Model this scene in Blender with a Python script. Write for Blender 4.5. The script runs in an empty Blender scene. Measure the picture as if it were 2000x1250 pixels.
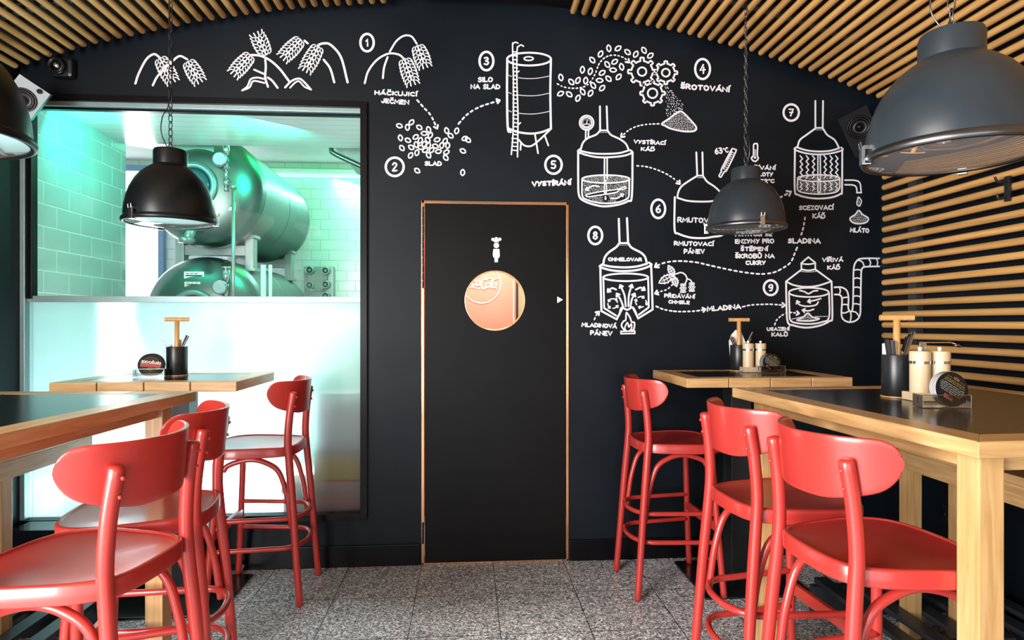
import bpy, bmesh, math, random
from mathutils import Vector, Matrix
random.seed(7)
PI = math.pi
sc = bpy.context.scene
COL = sc.collection

# ------------------------------------------------------------------ camera
FPX = 1200.0; YAW = math.atan(86/1200); EYE = 1.36; CXP = 1000.0; HYP = 632.0
cam_d = bpy.data.cameras.new('camera'); cam = bpy.data.objects.new('camera', cam_d); COL.objects.link(cam)
cam.location = (0, 0, EYE); cam.rotation_euler = (PI/2, 0, -YAW)
cam_d.sensor_width = 36; cam_d.lens = 36*FPX/2000; cam_d.shift_y = 7/2000
cam_d.clip_start = 0.05; cam_d.clip_end = 60
sc.camera = cam
# ------------------------------------------------------------------ view + world
sc.view_settings.view_transform = 'Standard'; sc.view_settings.look = 'None'
sc.view_settings.exposure = 0.0; sc.view_settings.gamma = 1.0
sc.view_settings.use_curve_mapping = False
sc.cycles.use_denoising = True
sc.cycles.max_bounces = 10; sc.cycles.transparent_max_bounces = 16
sc.cycles.caustics_reflective = False; sc.cycles.caustics_refractive = False
sc.cycles.sample_clamp_indirect = 6
w = bpy.data.worlds.new('world'); sc.world = w; w.use_nodes = True
w.node_tree.nodes['Background'].inputs[0].default_value = (0.85, 0.93, 1.0, 1)
w.node_tree.nodes['Background'].inputs[1].default_value = 0.4

def area(name, loc, target, sx, sy, power, col=(1, 1, 1), spread=PI):
    d = bpy.data.lights.new(name, 'AREA'); d.shape = 'RECTANGLE'; d.size = sx; d.size_y = sy
    d.energy = power; d.color = col; d.spread = spread
    o = bpy.data.objects.new(name, d); COL.objects.link(o); o.location = loc
    o.rotation_euler = (Vector(target)-Vector(loc)).to_track_quat('-Z', 'Y').to_euler()
    return o
# daylight: street windows to the left of and behind the camera, cellar daylight, LED strips, added cellar fills
area('daylight_side', (-2.34, -0.40, 1.55), (1.6, 1.5, 1.85), 2.0, 2.2, 410, (1.0, 0.97, 0.93))
area('daylight_front', (-0.3, -2.3, 1.1), (0.2, 2.2, 2.5), 4.0, 1.8, 72, (0.93, 0.97, 1.0))
area('cellar_daylight', (-3.3, 6.1, 1.7), (-1.6, 3.6, 1.3), 0.7, 2.4, 48, (0.92, 0.97, 1.0))
area('cellar_back_fill', (-1.2, 5.9, 2.9), (-1.5, 4.4, 1.0), 1.2, 0.5, 5, (0.15, 1.0, 0.65))  # added fill, no lamp there: brightens the cellar behind the frosted pane
area('cellar_green_left', (-2.2, 3.75, 2.58), (-2.3, 5.2, 1.8), 0.25, 0.15, 5.5, (0.02, 1.0, 0.72))
area('cellar_green_right', (-1.15, 5.2, 2.98), (-1.75, 5.4, 2.45), 0.9, 0.12, 15, (0.02, 1.0, 0.22))
area('cellar_tank_fill', (-1.2, 3.95, 2.56), (-1.85, 4.8, 2.1), 0.25, 0.15, 8, (0.02, 1.0, 0.6))  # unseen green fill added to tint the front ends of the tanks
area('cellar_pane_fill', (-1.5, 4.3, 0.25), (-1.5, 3.4, 1.0), 1.6, 0.3, 21, (0.66, 0.94, 1.0), PI*0.6)  # unseen fill added near the floor to make the frosted pane bright
area('cellar_led_light', (-0.95, 6.25, 2.85), (-1.4, 5.6, 0.8), 1.6, 0.1, 20, (0.5, 1.0, 0.88))
area('cellar_crate_fill', (-0.85, 3.9, 2.5), (-0.8, 3.85, 0.5), 0.3, 0.15, 10, (0.85, 1.0, 0.97), PI*0.5)  # fill added above the crates so they show through the frosted pane
area('corridor_light', (0.15, 4.0, 2.35), (0.15, 4.2, 0.6), 0.6, 0.3, 60, (1.0, 0.90, 0.80))

# ------------------------------------------------------------------ projection of photo pixels on real planes
_ca, _sa = math.cos(YAW), math.sin(YAW)
def ray(px, py):
    a = (px-CXP)/FPX
    return Vector((a*_ca+_sa, -a*_sa+_ca, (HYP-py)/FPX))
def on_y(px, py, y):
    r = ray(px, py); t = y/r.y; return Vector((0, 0, EYE))+r*t
def on_z(px, py, z):
    r = ray(px, py); t = (z-EYE)/r.z; return Vector((0, 0, EYE))+r*t

# ------------------------------------------------------------------ materials
def new_mat(name):
    m = bpy.data.materials.new(name); m.use_nodes = True
    nt = m.node_tree; return m, nt, nt.nodes['Principled BSDF']
def paint(name, col, rough=0.5, metal=0.0, var=0.08, scale=14, bump=0.0, coat=0.0, spec=0.5, bscale=None):
    m, nt, b = new_mat(name)
    tc = nt.nodes.new('ShaderNodeTexCoord'); n = nt.nodes.new('ShaderNodeTexNoise')
    n.inputs['Scale'].default_value = scale; n.inputs['Detail'].default_value = 4
    nt.links.new(tc.outputs['Object'], n.inputs['Vector'])
    r = nt.nodes.new('ShaderNodeValToRGB')
    r.color_ramp.elements[0].position = 0.3; r.color_ramp.elements[1].position = 0.7
    r.color_ramp.elements[0].color = (*[max(0, c*(1-var)) for c in col], 1)
    r.color_ramp.elements[1].color = (*[min(1, c*(1+var)) for c in col], 1)
    nt.links.new(n.outputs['Fac'], r.inputs['Fac']); nt.links.new(r.outputs['Color'], b.inputs['Base Color'])
    b.inputs['Roughness'].default_value = rough; b.inputs['Metallic'].default_value = metal
    b.inputs['Specular IOR Level'].default_value = spec
    if coat: b.inputs['Coat Weight'].default_value = coat; b.inputs['Coat Roughness'].default_value = 0.15
    if bump:
        n2 = nt.nodes.new('ShaderNodeTexNoise'); n2.inputs['Scale'].default_value = bscale or scale*6
        nt.links.new(tc.outputs['Object'], n2.inputs['Vector'])
        bp = nt.nodes.new('ShaderNodeBump'); bp.inputs['Strength'].default_value = bump; bp.inputs['Distance'].default_value = 0.004
        nt.links.new(n2.outputs['Fac'], bp.inputs['Height']); nt.links.new(bp.outputs['Normal'], b.inputs['Normal'])
    return m
def wood(name, c1, c2, stretch=(3, 40, 40), rough=0.45, rnd=0.0, bump=0.05, coat=0.25):
    m, nt, b = new_mat(name)
    tc = nt.nodes.new('ShaderNodeTexCoord'); mp = nt.nodes.new('ShaderNodeMapping')
    mp.inputs['Scale'].default_value = stretch; nt.links.new(tc.outputs['Object'], mp.inputs['Vector'])
    oi = nt.nodes.new('ShaderNodeObjectInfo')
    ad = nt.nodes.new('ShaderNodeVectorMath'); ad.operation = 'ADD'
    sc3 = nt.nodes.new('ShaderNodeVectorMath'); sc3.operation = 'SCALE'; sc3.inputs['Scale'].default_value = 3.1
    nt.links.new(oi.outputs['Location'], sc3.inputs[0]); nt.links.new(mp.outputs['Vector'], ad.inputs[0]); nt.links.new(sc3.outputs['Vector'], ad.inputs[1])
    n = nt.nodes.new('ShaderNodeTexNoise'); n.inputs['Scale'].default_value = 1.0; n.inputs['Detail'].default_value = 6; n.inputs['Distortion'].default_value = 0.6
    nt.links.new(ad.outputs['Vector'], n.inputs['Vector'])
    r = nt.nodes.new('ShaderNodeValToRGB'); r.color_ramp.elements[0].position = 0.32; r.color_ramp.elements[1].position = 0.68
    r.color_ramp.elements[0].color = (*c1, 1); r.color_ramp.elements[1].color = (*c2, 1)
    nt.links.new(n.outputs['Fac'], r.inputs['Fac'])
    out = r.outputs['Color']
    if rnd:
        mr = nt.nodes.new('ShaderNodeMapRange'); mr.inputs['To Min'].default_value = 1-rnd; mr.inputs['To Max'].default_value = 1+rnd*0.5
        nt.links.new(oi.outputs['Random'], mr.inputs['Value'])
        hs = nt.nodes.new('ShaderNodeHueSaturation'); nt.links.new(out, hs.inputs['Color']); nt.links.new(mr.outputs['Result'], hs.inputs['Value'])
        out = hs.outputs['Color']
    nt.links.new(out, b.inputs['Base Color']); b.inputs['Roughness'].default_value = rough
    b.inputs['Coat Weight'].default_value = coat; b.inputs['Coat Roughness'].default_value = 0.22
    bp = nt.nodes.new('ShaderNodeBump'); bp.inputs['Strength'].default_value = bump; bp.inputs['Distance'].default_value = 0.003
    nt.links.new(n.outputs['Fac'], bp.inputs['Height']); nt.links.new(bp.outputs['Normal'], b.inputs['Normal'])
    return m
def thin_glass(name, tint=(1, 1, 1), refl=1.0, haze=0.0):
    m, nt, b = new_mat(name); nt.nodes.remove(b)
    o = nt.nodes['Material Output']; mix = nt.nodes.new('ShaderNodeMixShader'); tr = nt.nodes.new('ShaderNodeBsdfTransparent')
    gl = nt.nodes.new('ShaderNodeBsdfGlossy'); gl.inputs['Roughness'].default_value = 0.0
    tr.inputs['Color'].default_value = (*tint, 1)
    fr = nt.nodes.new('ShaderNodeFresnel'); fr.inputs['IOR'].default_value = 1.45
    mu = nt.nodes.new('ShaderNodeMath'); mu.operation = 'MULTIPLY'; mu.inputs[1].default_value = refl
    nt.links.new(fr.outputs[0], mu.inputs[0]); nt.links.new(mu.outputs[0], mix.inputs[0])
    base = tr.outputs[0]
    if haze:
        df = nt.nodes.new('ShaderNodeBsdfDiffuse'); df.inputs['Color'].default_value = (.8, .76, .76, 1); hz = nt.nodes.new('ShaderNodeMixShader'); hz.inputs[0].default_value = haze
        nt.links.new(base, hz.inputs[1]); nt.links.new(df.outputs[0], hz.inputs[2]); base = hz.outputs[0]
    nt.links.new(base, mix.inputs[1]); nt.links.new(gl.outputs[0], mix.inputs[2]); nt.links.new(mix.outputs[0], o.inputs[0])
    return m
def emit(name, col, s):
    m, nt, b = new_mat(name); b.inputs['Base Color'].default_value = (*col, 1)
    b.inputs['Emission Color'].default_value = (*col, 1); b.inputs['Emission Strength'].default_value = s
    return m
def frosted(name):
    m, nt, b = new_mat(name); nt.nodes.remove(b); o = nt.nodes['Material Output']
    tl = nt.nodes.new('ShaderNodeBsdfTranslucent'); tl.inputs['Color'].default_value = (0.86, 0.96, 1.0, 1)
    rf = nt.nodes.new('ShaderNodeBsdfRefraction'); rf.inputs['Roughness'].default_value = 0.42; rf.inputs['IOR'].default_value = 1.25
    rf.inputs['Color'].default_value = (0.95, 1, 1, 1)
    n = nt.nodes.new('ShaderNodeTexNoise'); n.inputs['Scale'].default_value = 300
    mx = nt.nodes.new('ShaderNodeMixShader'); mx.inputs[0].default_value = 0.5
    nt.links.new(tl.outputs[0], mx.inputs[1]); nt.links.new(rf.outputs[0], mx.inputs[2])
    gl = nt.nodes.new('ShaderNodeBsdfGlossy'); gl.inputs['Roughness'].default_value = 0.3
    m2 = nt.nodes.new('ShaderNodeMixShader'); m2.inputs[0].default_value = 0.05
    nt.links.new(mx.outputs[0], m2.inputs[1]); nt.links.new(gl.outputs[0], m2.inputs[2]); nt.links.new(m2.outputs[0], o.inputs[0])
    return m
def tiles(name, axis, tw, th, col, mortar, rough=0.12, off=0.5, msize=0.012, shift=(0, 0)):
    """subway tiles on a wall: axis 'x' for a wall facing along y, 'y' for a wall facing along x"""
    m, nt, b = new_mat(name); tc = nt.nodes.new('ShaderNodeTexCoord'); sx = nt.nodes.new('ShaderNodeSeparateXYZ'); cb = nt.nodes.new('ShaderNodeCombineXYZ')
    nt.links.new(tc.outputs['Object'], sx.inputs[0])
    nt.links.new(sx.outputs[0 if axis == 'x' else 1], cb.inputs[0]); nt.links.new(sx.outputs[2], cb.inputs[1])
    br = nt.nodes.new('ShaderNodeTexBrick'); br.offset = off; br.inputs['Scale'].default_value = 1
    br.inputs['Brick Width'].default_value = tw; br.inputs['Row Height'].default_value = th
    br.inputs['Mortar Size'].default_value = msize*0.5; br.inputs['Mortar Smooth'].default_value = 0.6
    br.inputs['Color1'].default_value = (*col, 1); br.inputs['Color2'].default_value = (*[c*0.96 for c in col], 1); br.inputs['Mortar'].default_value = (*mortar, 1)
    nt.links.new(cb.outputs[0], br.inputs['Vector']); nt.links.new(br.outputs['Color'], b.inputs['Base Color'])
    b.inputs['Roughness'].default_value = rough
    bp = nt.nodes.new('ShaderNodeBump'); bp.invert = True; bp.inputs['Strength'].default_value = 0.6; bp.inputs['Distance'].default_value = 0.008
    nt.links.new(br.outputs['Fac'], bp.inputs['Height']); nt.links.new(bp.outputs['Normal'], b.inputs['Normal'])
    return m
def terrazzo(name):
    m, nt, b = new_mat(name); tc = nt.nodes.new('ShaderNodeTexCoord')
    v = nt.nodes.new('ShaderNodeTexVoronoi'); v.inputs['Scale'].default_value = 150; v.inputs['Randomness'].default_value = 1
    nt.links.new(tc.outputs['Object'], v.inputs['Vector'])
    r = nt.nodes.new('ShaderNodeValToRGB'); cr = r.color_ramp; cr.interpolation = 'CONSTANT'
    cr.elements[0].position = 0; cr.elements[0].color = (0.085, 0.09, 0.10, 1)
    cr.elements[1].position = 0.3; cr.elements[1].color = (0.26, 0.275, 0.30, 1)
    for p, c in ((0.6, 0.43), (0.82, 0.6), (0.93, 0.82)):
        e = cr.elements.new(p); e.color = (c, c*1.03, c*1.08, 1)
    sp = nt.nodes.new('ShaderNodeSeparateColor'); nt.links.new(v.outputs['Color'], sp.inputs[0]); nt.links.new(sp.outputs[0], r.inputs['Fac'])
    n = nt.nodes.new('ShaderNodeTexNoise'); n.inputs['Scale'].default_value = 2.2; n.inputs['Detail'].default_value = 5
    nt.links.new(tc.outputs['Object'], n.inputs['Vector'])
    mr = nt.nodes.new('ShaderNodeMapRange'); mr.inputs['To Min'].default_value = 1.25; mr.inputs['To Max'].default_value = 1.75
    nt.links.new(n.outputs['Fac'], mr.inputs['Value'])
    mul = nt.nodes.new('ShaderNodeVectorMath'); mul.operation = 'SCALE'
    nt.links.new(r.outputs['Color'], mul.inputs[0]); nt.links.new(mr.outputs['Result'], mul.inputs['Scale'])
    br = nt.nodes.new('ShaderNodeTexBrick'); br.offset = 0; br.inputs['Scale'].default_value = 1
    br.inputs['Brick Width'].default_value = 0.402; br.inputs['Row Height'].default_value = 0.402
    br.inputs['Mortar Size'].default_value = 0.0022; br.inputs['Mortar Smooth'].default_value = 0.1
    br.inputs['Color1'].default_value = (1, 1, 1, 1); br.inputs['Color2'].default_value = (0.93, 0.93, 0.93, 1); br.inputs['Mortar'].default_value = (0.05, 0.05, 0.05, 1)
    mp = nt.nodes.new('ShaderNodeMapping'); mp.inputs['Location'].default_value = (0.26+0.402*20, -3.085+0.402*30, 0)
    nt.links.new(tc.outputs['Object'], mp.inputs['Vector']); nt.links.new(mp.outputs['Vector'], br.inputs['Vector'])
    m2 = nt.nodes.new('ShaderNodeVectorMath'); m2.operation = 'MULTIPLY'
    nt.links.new(mul.outputs[0], m2.inputs[0]); nt.links.new(br.outputs['Color'], m2.inputs[1])
    nt.links.new(m2.outputs[0], b.inputs['Base Color']); b.inputs['Roughness'].default_value = 0.38
    return m

M = {}
M['wall'] = paint('black_wall_paint', (0.0042, 0.0073, 0.0115), 0.46, var=0.3, scale=2.5, bump=0.05, bscale=220, spec=0.22)
M['gloss_black'] = paint('black_gloss_paint', (0.008, 0.009, 0.011), 0.2, var=0.2)
M['skirt'] = paint('black_skirting_paint', (0.003, 0.003, 0.004), 0.3, var=0.2, spec=0.2)
M['vault'] = paint('black_matt_paint', (0.006, 0.006, 0.007), 0.8, var=0.2)
M['chalk'] = paint('white_chalk_paint', (0.80, 0.80, 0.86), 0.7, var=0.05)
M['dowel'] = wood('dowel_wood', (0.50, 0.255, 0.075), (0.66, 0.38, 0.135), (60, 2.2, 60), 0.42, rnd=0.22)
M['oak'] = wood('oak_wood', (0.45, 0.25, 0.092), (0.61, 0.385, 0.175), (5, 60, 60), 0.42)
M['oak_y'] = wood('oak_wood_lengthwise', (0.45, 0.25, 0.092), (0.61, 0.385, 0.175), (60, 5, 60), 0.42)
M['oak_z'] = wood('oak_wood_upright', (0.47, 0.265, 0.097), (0.61, 0.38, 0.165), (60, 60, 4), 0.42)
M['beech'] = wood('beech_wood', (0.60, 0.44, 0.27), (0.70, 0.54, 0.35), (50, 50, 6), 0.5)
M['handle_wood'] = wood('handle_wood', (0.55, 0.28, 0.09), (0.68, 0.39, 0.15), (50, 50, 6), 0.45)
M['top_black'] = paint('black_laminate', (0.007, 0.007, 0.008), 0.2, var=0.3, scale=40, spec=0.38)
M['red'] = paint('red_lacquer', (0.47, 0.033, 0.026), 0.34, var=0.05, scale=6, coat=0.45)
M['steel_black'] = paint('black_powder_coat', (0.012, 0.013, 0.015), 0.35, var=0.2)
M['slat_black'] = paint('black_slat_paint', (0.022, 0.028, 0.036), 0.4, var=0.2)
M['shade'] = paint('dark_grey_enamel', (0.022, 0.030, 0.037), 0.34, var=0.1, spec=0.4)
M['shade_black'] = paint('black_enamel', (0.0035, 0.0055, 0.0065), 0.34, var=0.1, spec=0.3)
M['shade_in'] = paint('white_enamel', (0.62, 0.58, 0.58), 0.4, var=0.04)
M['chrome'] = paint('bright_steel', (0.62, 0.63, 0.64), 0.22, metal=1, var=0.05)
M['chain'] = paint('grey_chain_steel', (0.16, 0.17, 0.18), 0.35, metal=1, var=0.1)
M['chain_black'] = paint('black_chain_steel', (0.02, 0.02, 0.025), 0.35, metal=0.6, var=0.1)
M['alu'] = paint('aluminium', (0.30, 0.42, 0.43), 0.4, metal=0.5, var=0.05)
M['brass'] = paint('copper_trim', (0.80, 0.42, 0.22), 0.22, metal=1, var=0.15, scale=5)
M['glass'] = thin_glass('clear_glass', (1, 1, 1), 0.07)
M['lens'] = thin_glass('lamp_glass', (0.97, 0.97, 0.97), 0.75, 0.62)
M['frost'] = frosted('frosted_glass')
M['door'] = paint('dark_door_paint', (0.0030, 0.0026, 0.0027), 0.4, var=0.3, scale=3, spec=0.16)
M['white'] = paint('white_vinyl', (0.85, 0.85, 0.85), 0.5, var=0.02)
M['paper'] = paint('white_paper', (0.82, 0.80, 0.80), 0.7, var=0.03)
M['tile_y'] = tiles('green_white_tiles_side', 'y', 0.225, 0.128, (0.52, 0.63, 0.62), (0.80, 0.88, 0.88), 0.1)  # pale joint colour paints in the bright glint of the tile bevels
M['tile_x'] = tiles('white_tiles_back', 'x', 0.18, 0.106, (0.62, 0.70, 0.70), (0.44, 0.54, 0.54), 0.18, msize=0.008)
M['panel_ceil'] = tiles('white_ceiling_boards', 'x', 8.0, 8.0, (0.7, 0.74, 0.74), (0.4, 0.45, 0.45), 0.25)
M['plaster'] = paint('white_plaster', (0.75, 0.77, 0.77), 0.7, var=0.03)
M['steel'] = paint('brushed_steel', (0.15, 0.22, 0.20), 0.36, metal=1, var=0.06, scale=8)
M['steel_lt'] = paint('pale_steel', (0.30, 0.37, 0.36), 0.35, metal=0.7, var=0.05)
M['floor'] = terrazzo('terrazzo_tiles')
M['fridge'] = paint('coral_red_panel', (0.82, 0.20, 0.145), 0.3, var=0.05, scale=2)
M['cream'] = paint('cream_wall_paint', (0.80, 0.74, 0.50), 0.6, var=0.04)
M['led'] = emit('green_led', (0.25, 1.0, 0.7), 2.4)
M['day'] = emit('daylight_pane', (0.93, 0.98, 1.0), 1.6)
M['speaker_grey'] = paint('pale_grey_panel', (0.42, 0.50, 0.55), 0.5, var=0.04)
M['speaker_black'] = paint('matt_black_plastic', (0.0018, 0.002, 0.0026), 0.6, spec=0.12)
M['rubber'] = paint('black_rubber', (0.01, 0.01, 0.01), 0.6)
M['coaster'] = paint('black_card', (0.010, 0.009, 0.009), 0.6, var=0.1, spec=0.2)
M['card'] = paint('white_card_edge', (0.75, 0.74, 0.76), 0.8, var=0.05)
M['gold'] = paint('gold_print', (0.50, 0.33, 0.07), 0.5)
M['redprint'] = paint('red_print', (0.45, 0.02, 0.02), 0.5)
M['greyprint'] = paint('grey_print', (0.55, 0.55, 0.53), 0.5)
M['acrylic'] = thin_glass('clear_acrylic', (0.88, 0.90, 0.90), 2.0)
M['pinkbox'] = paint('pink_grey_plastic', (0.65, 0.27, 0.30), 0.5)
M['greybox'] = paint('grey_plastic', (0.42, 0.38, 0.36), 0.5)
M['yellow'] = paint('yellow_plastic', (0.65, 0.45, 0.05), 0.5)

# ------------------------------------------------------------------ mesh helpers
def obj(name, bm, mat, parent=None, smooth=False, loc=None):
    me = bpy.data.meshes.new(name); bm.to_mesh(me); bm.free()
    for mm in (mat if isinstance(mat, (list, tuple)) else [mat]): me.materials.append(mm)
    if smooth:
        for p in me.polygons: p.use_smooth = True
    o = bpy.data.objects.new(name, me); COL.objects.link(o)
    if parent: o.parent = parent
    if loc is not None: o.location = loc
    return o
def tag(o, label, cat, group=None):
    o['label'] = label; o['category'] = cat
    if group: o['group'] = group
    return o
def thing(name, label, cat, loc=(0, 0, 0), rz=0.0, group=None):
    o = bpy.data.objects.new(name, None); COL.objects.link(o); o.location = loc; o.rotation_euler = (0, 0, rz)
    o.empty_display_size = 0.1
    return tag(o, label, cat, group)
def struct(name, bm, mat, smooth=False):
    o = obj(name, bm, mat, None, smooth); o['kind'] = 'structure'; return o
def B(): return bmesh.new()
def box(bm, x0, x1, y0, y1, z0, z1, bev=0.0, mi=0):
    r = bmesh.ops.create_cube(bm, size=1.0, matrix=Matrix.Translation(((x0+x1)/2, (y0+y1)/2, (z0+z1)/2)) @ Matrix.Diagonal((abs(x1-x0), abs(y1-y0), abs(z1-z0), 1)))
    vs = r['verts']; fs = {f for v in vs for f in v.link_faces}
    for f in fs: f.material_index = mi
    if bev:
        es = {e for v in vs for e in v.link_edges}
        bmesh.ops.bevel(bm, geom=list(es), offset=bev, segments=2, affect='EDGES', profile=0.6)
    return vs
def xf(bm, vs, mat): bmesh.ops.transform(bm, matrix=mat, verts=[v for v in vs if v.is_valid])
def cyl(bm, p0, p1, r0, r1=None, seg=20, cap=True, mi=0):
    p0 = Vector(p0); p1 = Vector(p1); r1 = r0 if r1 is None else r1; d = p1-p0
    q = d.to_track_quat('Z', 'Y').to_matrix().to_4x4()
    r = bmesh.ops.create_cone(bm, cap_ends=cap, segments=seg, radius1=r0, radius2=r1, depth=d.length, matrix=Matrix.Translation((p0+p1)/2) @ q)
    for f in {f for v in r['verts'] for f in v.link_faces}: f.material_index = mi
    return r['verts']
def sphere(bm, c, r, seg=12, sx=1, sy=1, sz=1):
    return bmesh.ops.create_uvsphere(bm, u_segments=seg, v_segments=max(6, seg//2), radius=r, matrix=Matrix.Translation(c) @ Matrix.Diagonal((sx, sy, sz, 1)))['verts']
def cr(pts, n=6, closed=False):
    """Catmull-Rom through points (tuples of any length)"""
    P = [tuple(p) for p in pts]; N = len(P); out = []
    if N < 3 and not closed: return [Vector(p) for p in P]
    rng = range(N) if closed else range(N-1)
    for i in rng:
        p1, p2 = P[i], P[(i+1) % N]
        p0 = P[(i-1) % N] if (closed or i > 0) else tuple(2*a-b for a, b in zip(p1, p2))
        p3 = P[(i+2) % N] if (closed or i+2 < N) else tuple(2*b-a for a, b in zip(p1, p2))
        for k in range(n):
            t = k/n
            out.append(tuple(0.5*((2*b)+(c-a)*t+(2*a-5*b+4*c-d)*t*t+(3*b-a-3*c+d)*t**3) for a, b, c, d in zip(p0, p1, p2, p3)))
    if not closed: out.append(P[-1])
    return [Vector(p) for p in out]
def tube(bm, pts, rad, seg=10, closed=False, round_end=False):
    """tube along pts; rad number or list"""
    P = [Vector(p) for p in pts]; N = len(P); R = rad if isinstance(rad, (list, tuple)) else [rad]*N
    if round_end and not closed:
        d0 = (P[0]-P[1]).normalized(); d1 = (P[-1]-P[-2]).normalized()
        P = [P[0]+d0*R[0]*0.45, P[0]+d0*R[0]*0.3]+P+[P[-1]+d1*R[-1]*0.3, P[-1]+d1*R[-1]*0.45]
        R = [R[0]*0.45, R[0]*0.85]+list(R)+[R[-1]*0.85, R[-1]*0.45]; N = len(P)
    rings = []; nrm = None
    for i in range(N):
        if closed: t = (P[(i+1) % N]-P[i-1]).normalized()
        else: t = (P[min(i+1, N-1)]-P[max(i-1, 0)]).normalized()
        if nrm is None:
            a = Vector((0, 0, 1)) if abs(t.z) < 0.9 else Vector((1, 0, 0)); nrm = (a-t*a.dot(t)).normalized()
        else: nrm = (nrm-t*nrm.dot(t)).normalized()
        bn = t.cross(nrm)
        rings.append([bm.verts.new(P[i]+nrm*R[i]*math.cos(2*PI*k/seg)+bn*R[i]*math.sin(2*PI*k/seg)) for k in range(seg)])
    for i in range(N if closed else N-1):
        a, b = rings[i], rings[(i+1) % N]
        for k in range(seg): bm.faces.new((a[k], a[(k+1) % seg], b[(k+1) % seg], b[k]))
    if not closed: bm.faces.new(rings[0][::-1]); bm.faces.new(rings[-1])
def lathe(bm, prof, seg=32, c=(0, 0, 0), mi=0):
    """revolve (r,z) profile round the z axis"""
    c = Vector(c); rings = []
    for r, z in prof:
        if r < 1e-6: rings.append([bm.verts.new(c+Vector((0, 0, z)))])
        else: rings.append([bm.verts.new(c+Vector((r*math.cos(2*PI*k/seg), r*math.sin(2*PI*k/seg), z))) for k in range(seg)])
    fs = []
    for a, b in zip(rings, rings[1:]):
        for k in range(seg):
            q = (a[k % len(a)], a[(k+1) % seg % len(a)], b[(k+1) % seg % len(b)], b[k % len(b)])
            q = list(dict.fromkeys(q))
            if len(q) > 2: f = bm.faces.new(q); f.material_index = mi; fs.append(f)
    return fs
def normals(bm): bmesh.ops.recalc_face_normals(bm, faces=bm.faces)
def bake(bm, mat): bmesh.ops.transform(bm, matrix=mat, verts=bm.verts)
def copy_tree(o, parent=None):
    c = o.copy(); COL.objects.link(c)
    if parent: c.parent = parent
    for ch in list(o.children): copy_tree(ch, c)
    return c
def auto_smooth(o, ang=40):
    for p in o.data.polygons: p.use_smooth = True
    bmx = bmesh.new(); bmx.from_mesh(o.data)
    for e in bmx.edges:
        if len(e.link_faces) == 2 and e.calc_face_angle(0) > math.radians(ang): e.smooth = False
    bmx.to_mesh(o.data); bmx.free()
    return o
# ================================================================== SETTING
YW = 3.5; XL = -2.41; XR = 2.45; VC = (-0.048, -3.521); VR = 6.72
def vault_z(x, r=VR): return VC[1]+math.sqrt(max(0, r*r-(x-VC[0])**2))
# floor
bm = B(); box(bm, -2.6, 2.6, -1.7, 3.62, -0.1, 0.0); struct('floor', bm, M['floor'])
bm = B(); box(bm, -4.2, 1.2, 3.62, 6.7, -0.1, 0.0); struct('floor_cellar', bm, M['plaster'])
# ceiling vault
bm = B(); prev = None
for k in range(41):
    x = -2.62+5.24*k/40
    a = [bm.verts.new((x, y, vault_z(x, r))) for y in (-1.7, 3.5) for r in (VR, VR+0.1)]
    if prev:
        bm.faces.new((prev[0], a[0], a[2], prev[2])); bm.faces.new((prev[1], prev[3], a[3], a[1]))
        bm.faces.new((prev[0], prev[1], a[1], a[0])); bm.faces.new((prev[2], a[2], a[3], prev[3]))
    prev = a
normals(bm); struct('ceiling', bm, M['vault'], True)
bm = B(); box(bm, -0.30, 0.42, -1.6, 3.38, 3.148, 3.168); struct('trim_1', bm, M['wall'])
# back wall with the window and door openings
WX0, WX1, WZ0, WZ1 = -2.41, -0.562, 0.262, 2.60
DX0, DX1, DZ = -0.262, 0.577, 2.056
bm = B()
for x0, x1, z0, z1 in ((-2.62, WX1, 0, WZ0), (-2.62, WX1, WZ1, 3.3), (-2.62, WX0, WZ0, WZ1), (WX1, DX0, 0, 3.3), (DX0, DX1, DZ, 3.3), (DX1, 2.62, 0, 3.3)):
    box(bm, x0, x1, YW, 3.62, z0, z1)
wall_back = struct('wall_back', bm, M['wall'])
bm = B(); box(bm, -2.56, XL, 0.62, 3.5, 0, 2.78); struct('wall_left', bm, M['wall'])
bm = B(); box(bm, XR, 2.6, -1.7, 3.5, 0, 2.78); struct('wall_right', bm, M['wall'])
bm = B(); box(bm, -2.40, DX0-0.006, 3.484, 3.4995, 0, 0.118, 0.003); struct('baseboard_left', bm, M['skirt'])
bm = B(); box(bm, DX1+0.004, 2.44, 3.484, 3.4995, 0, 0.118, 0.003); struct('baseboard_right', bm, M['skirt'])
# window to the cellar
bm = B()
box(bm, -0.600, WX1, 3.478, 3.56, WZ0, WZ1, 0.002); box(bm, WX0, -0.6, 3.478, 3.56, 2.565, WZ1, 0.002)
box(bm, WX0, -0.6, 3.478, 3.56, WZ0, 0.300, 0.002); box(bm, -2.384, -2.356, 3.50, 3.55, 1.495, 2.53, 0.001)
box(bm, -2.356, -0.6, 3.515, 3.545, 2.528, 2.540)
win = struct('window_1', bm, M['skirt'])
bm = B(); box(bm, -2.409, -2.384, 3.49, 3.55, 0.30, 2.565, 0.002); box(bm, -2.409, -0.6, 3.49, 3.55, 2.540, 2.565, 0.002)
obj('window_trim', bm, M['alu'], win)
bm = B(); box(bm, -2.384, -0.6, 3.512, 3.548, 1.477, 1.511, 0.002); obj('glazing_bar', bm, M['alu'], win)
bm = B(); bm.faces.new([bm.verts.new(p) for p in ((-2.356, 3.53, 1.511), (-0.6, 3.53, 1.511), (-0.6, 3.53, 2.53), (-2.356, 3.53, 2.53))])
obj('clear_pane', bm, M['glass'], win)
bm = B(); bm.faces.new([bm.verts.new(p) for p in ((-2.384, 3.53, 0.30), (-0.6, 3.53, 0.30), (-0.6, 3.53, 1.477), (-2.384, 3.53, 1.477))])
obj('frosted_pane', bm, M['frost'], win)['label'] = 'frosted lower window pane'
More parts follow.
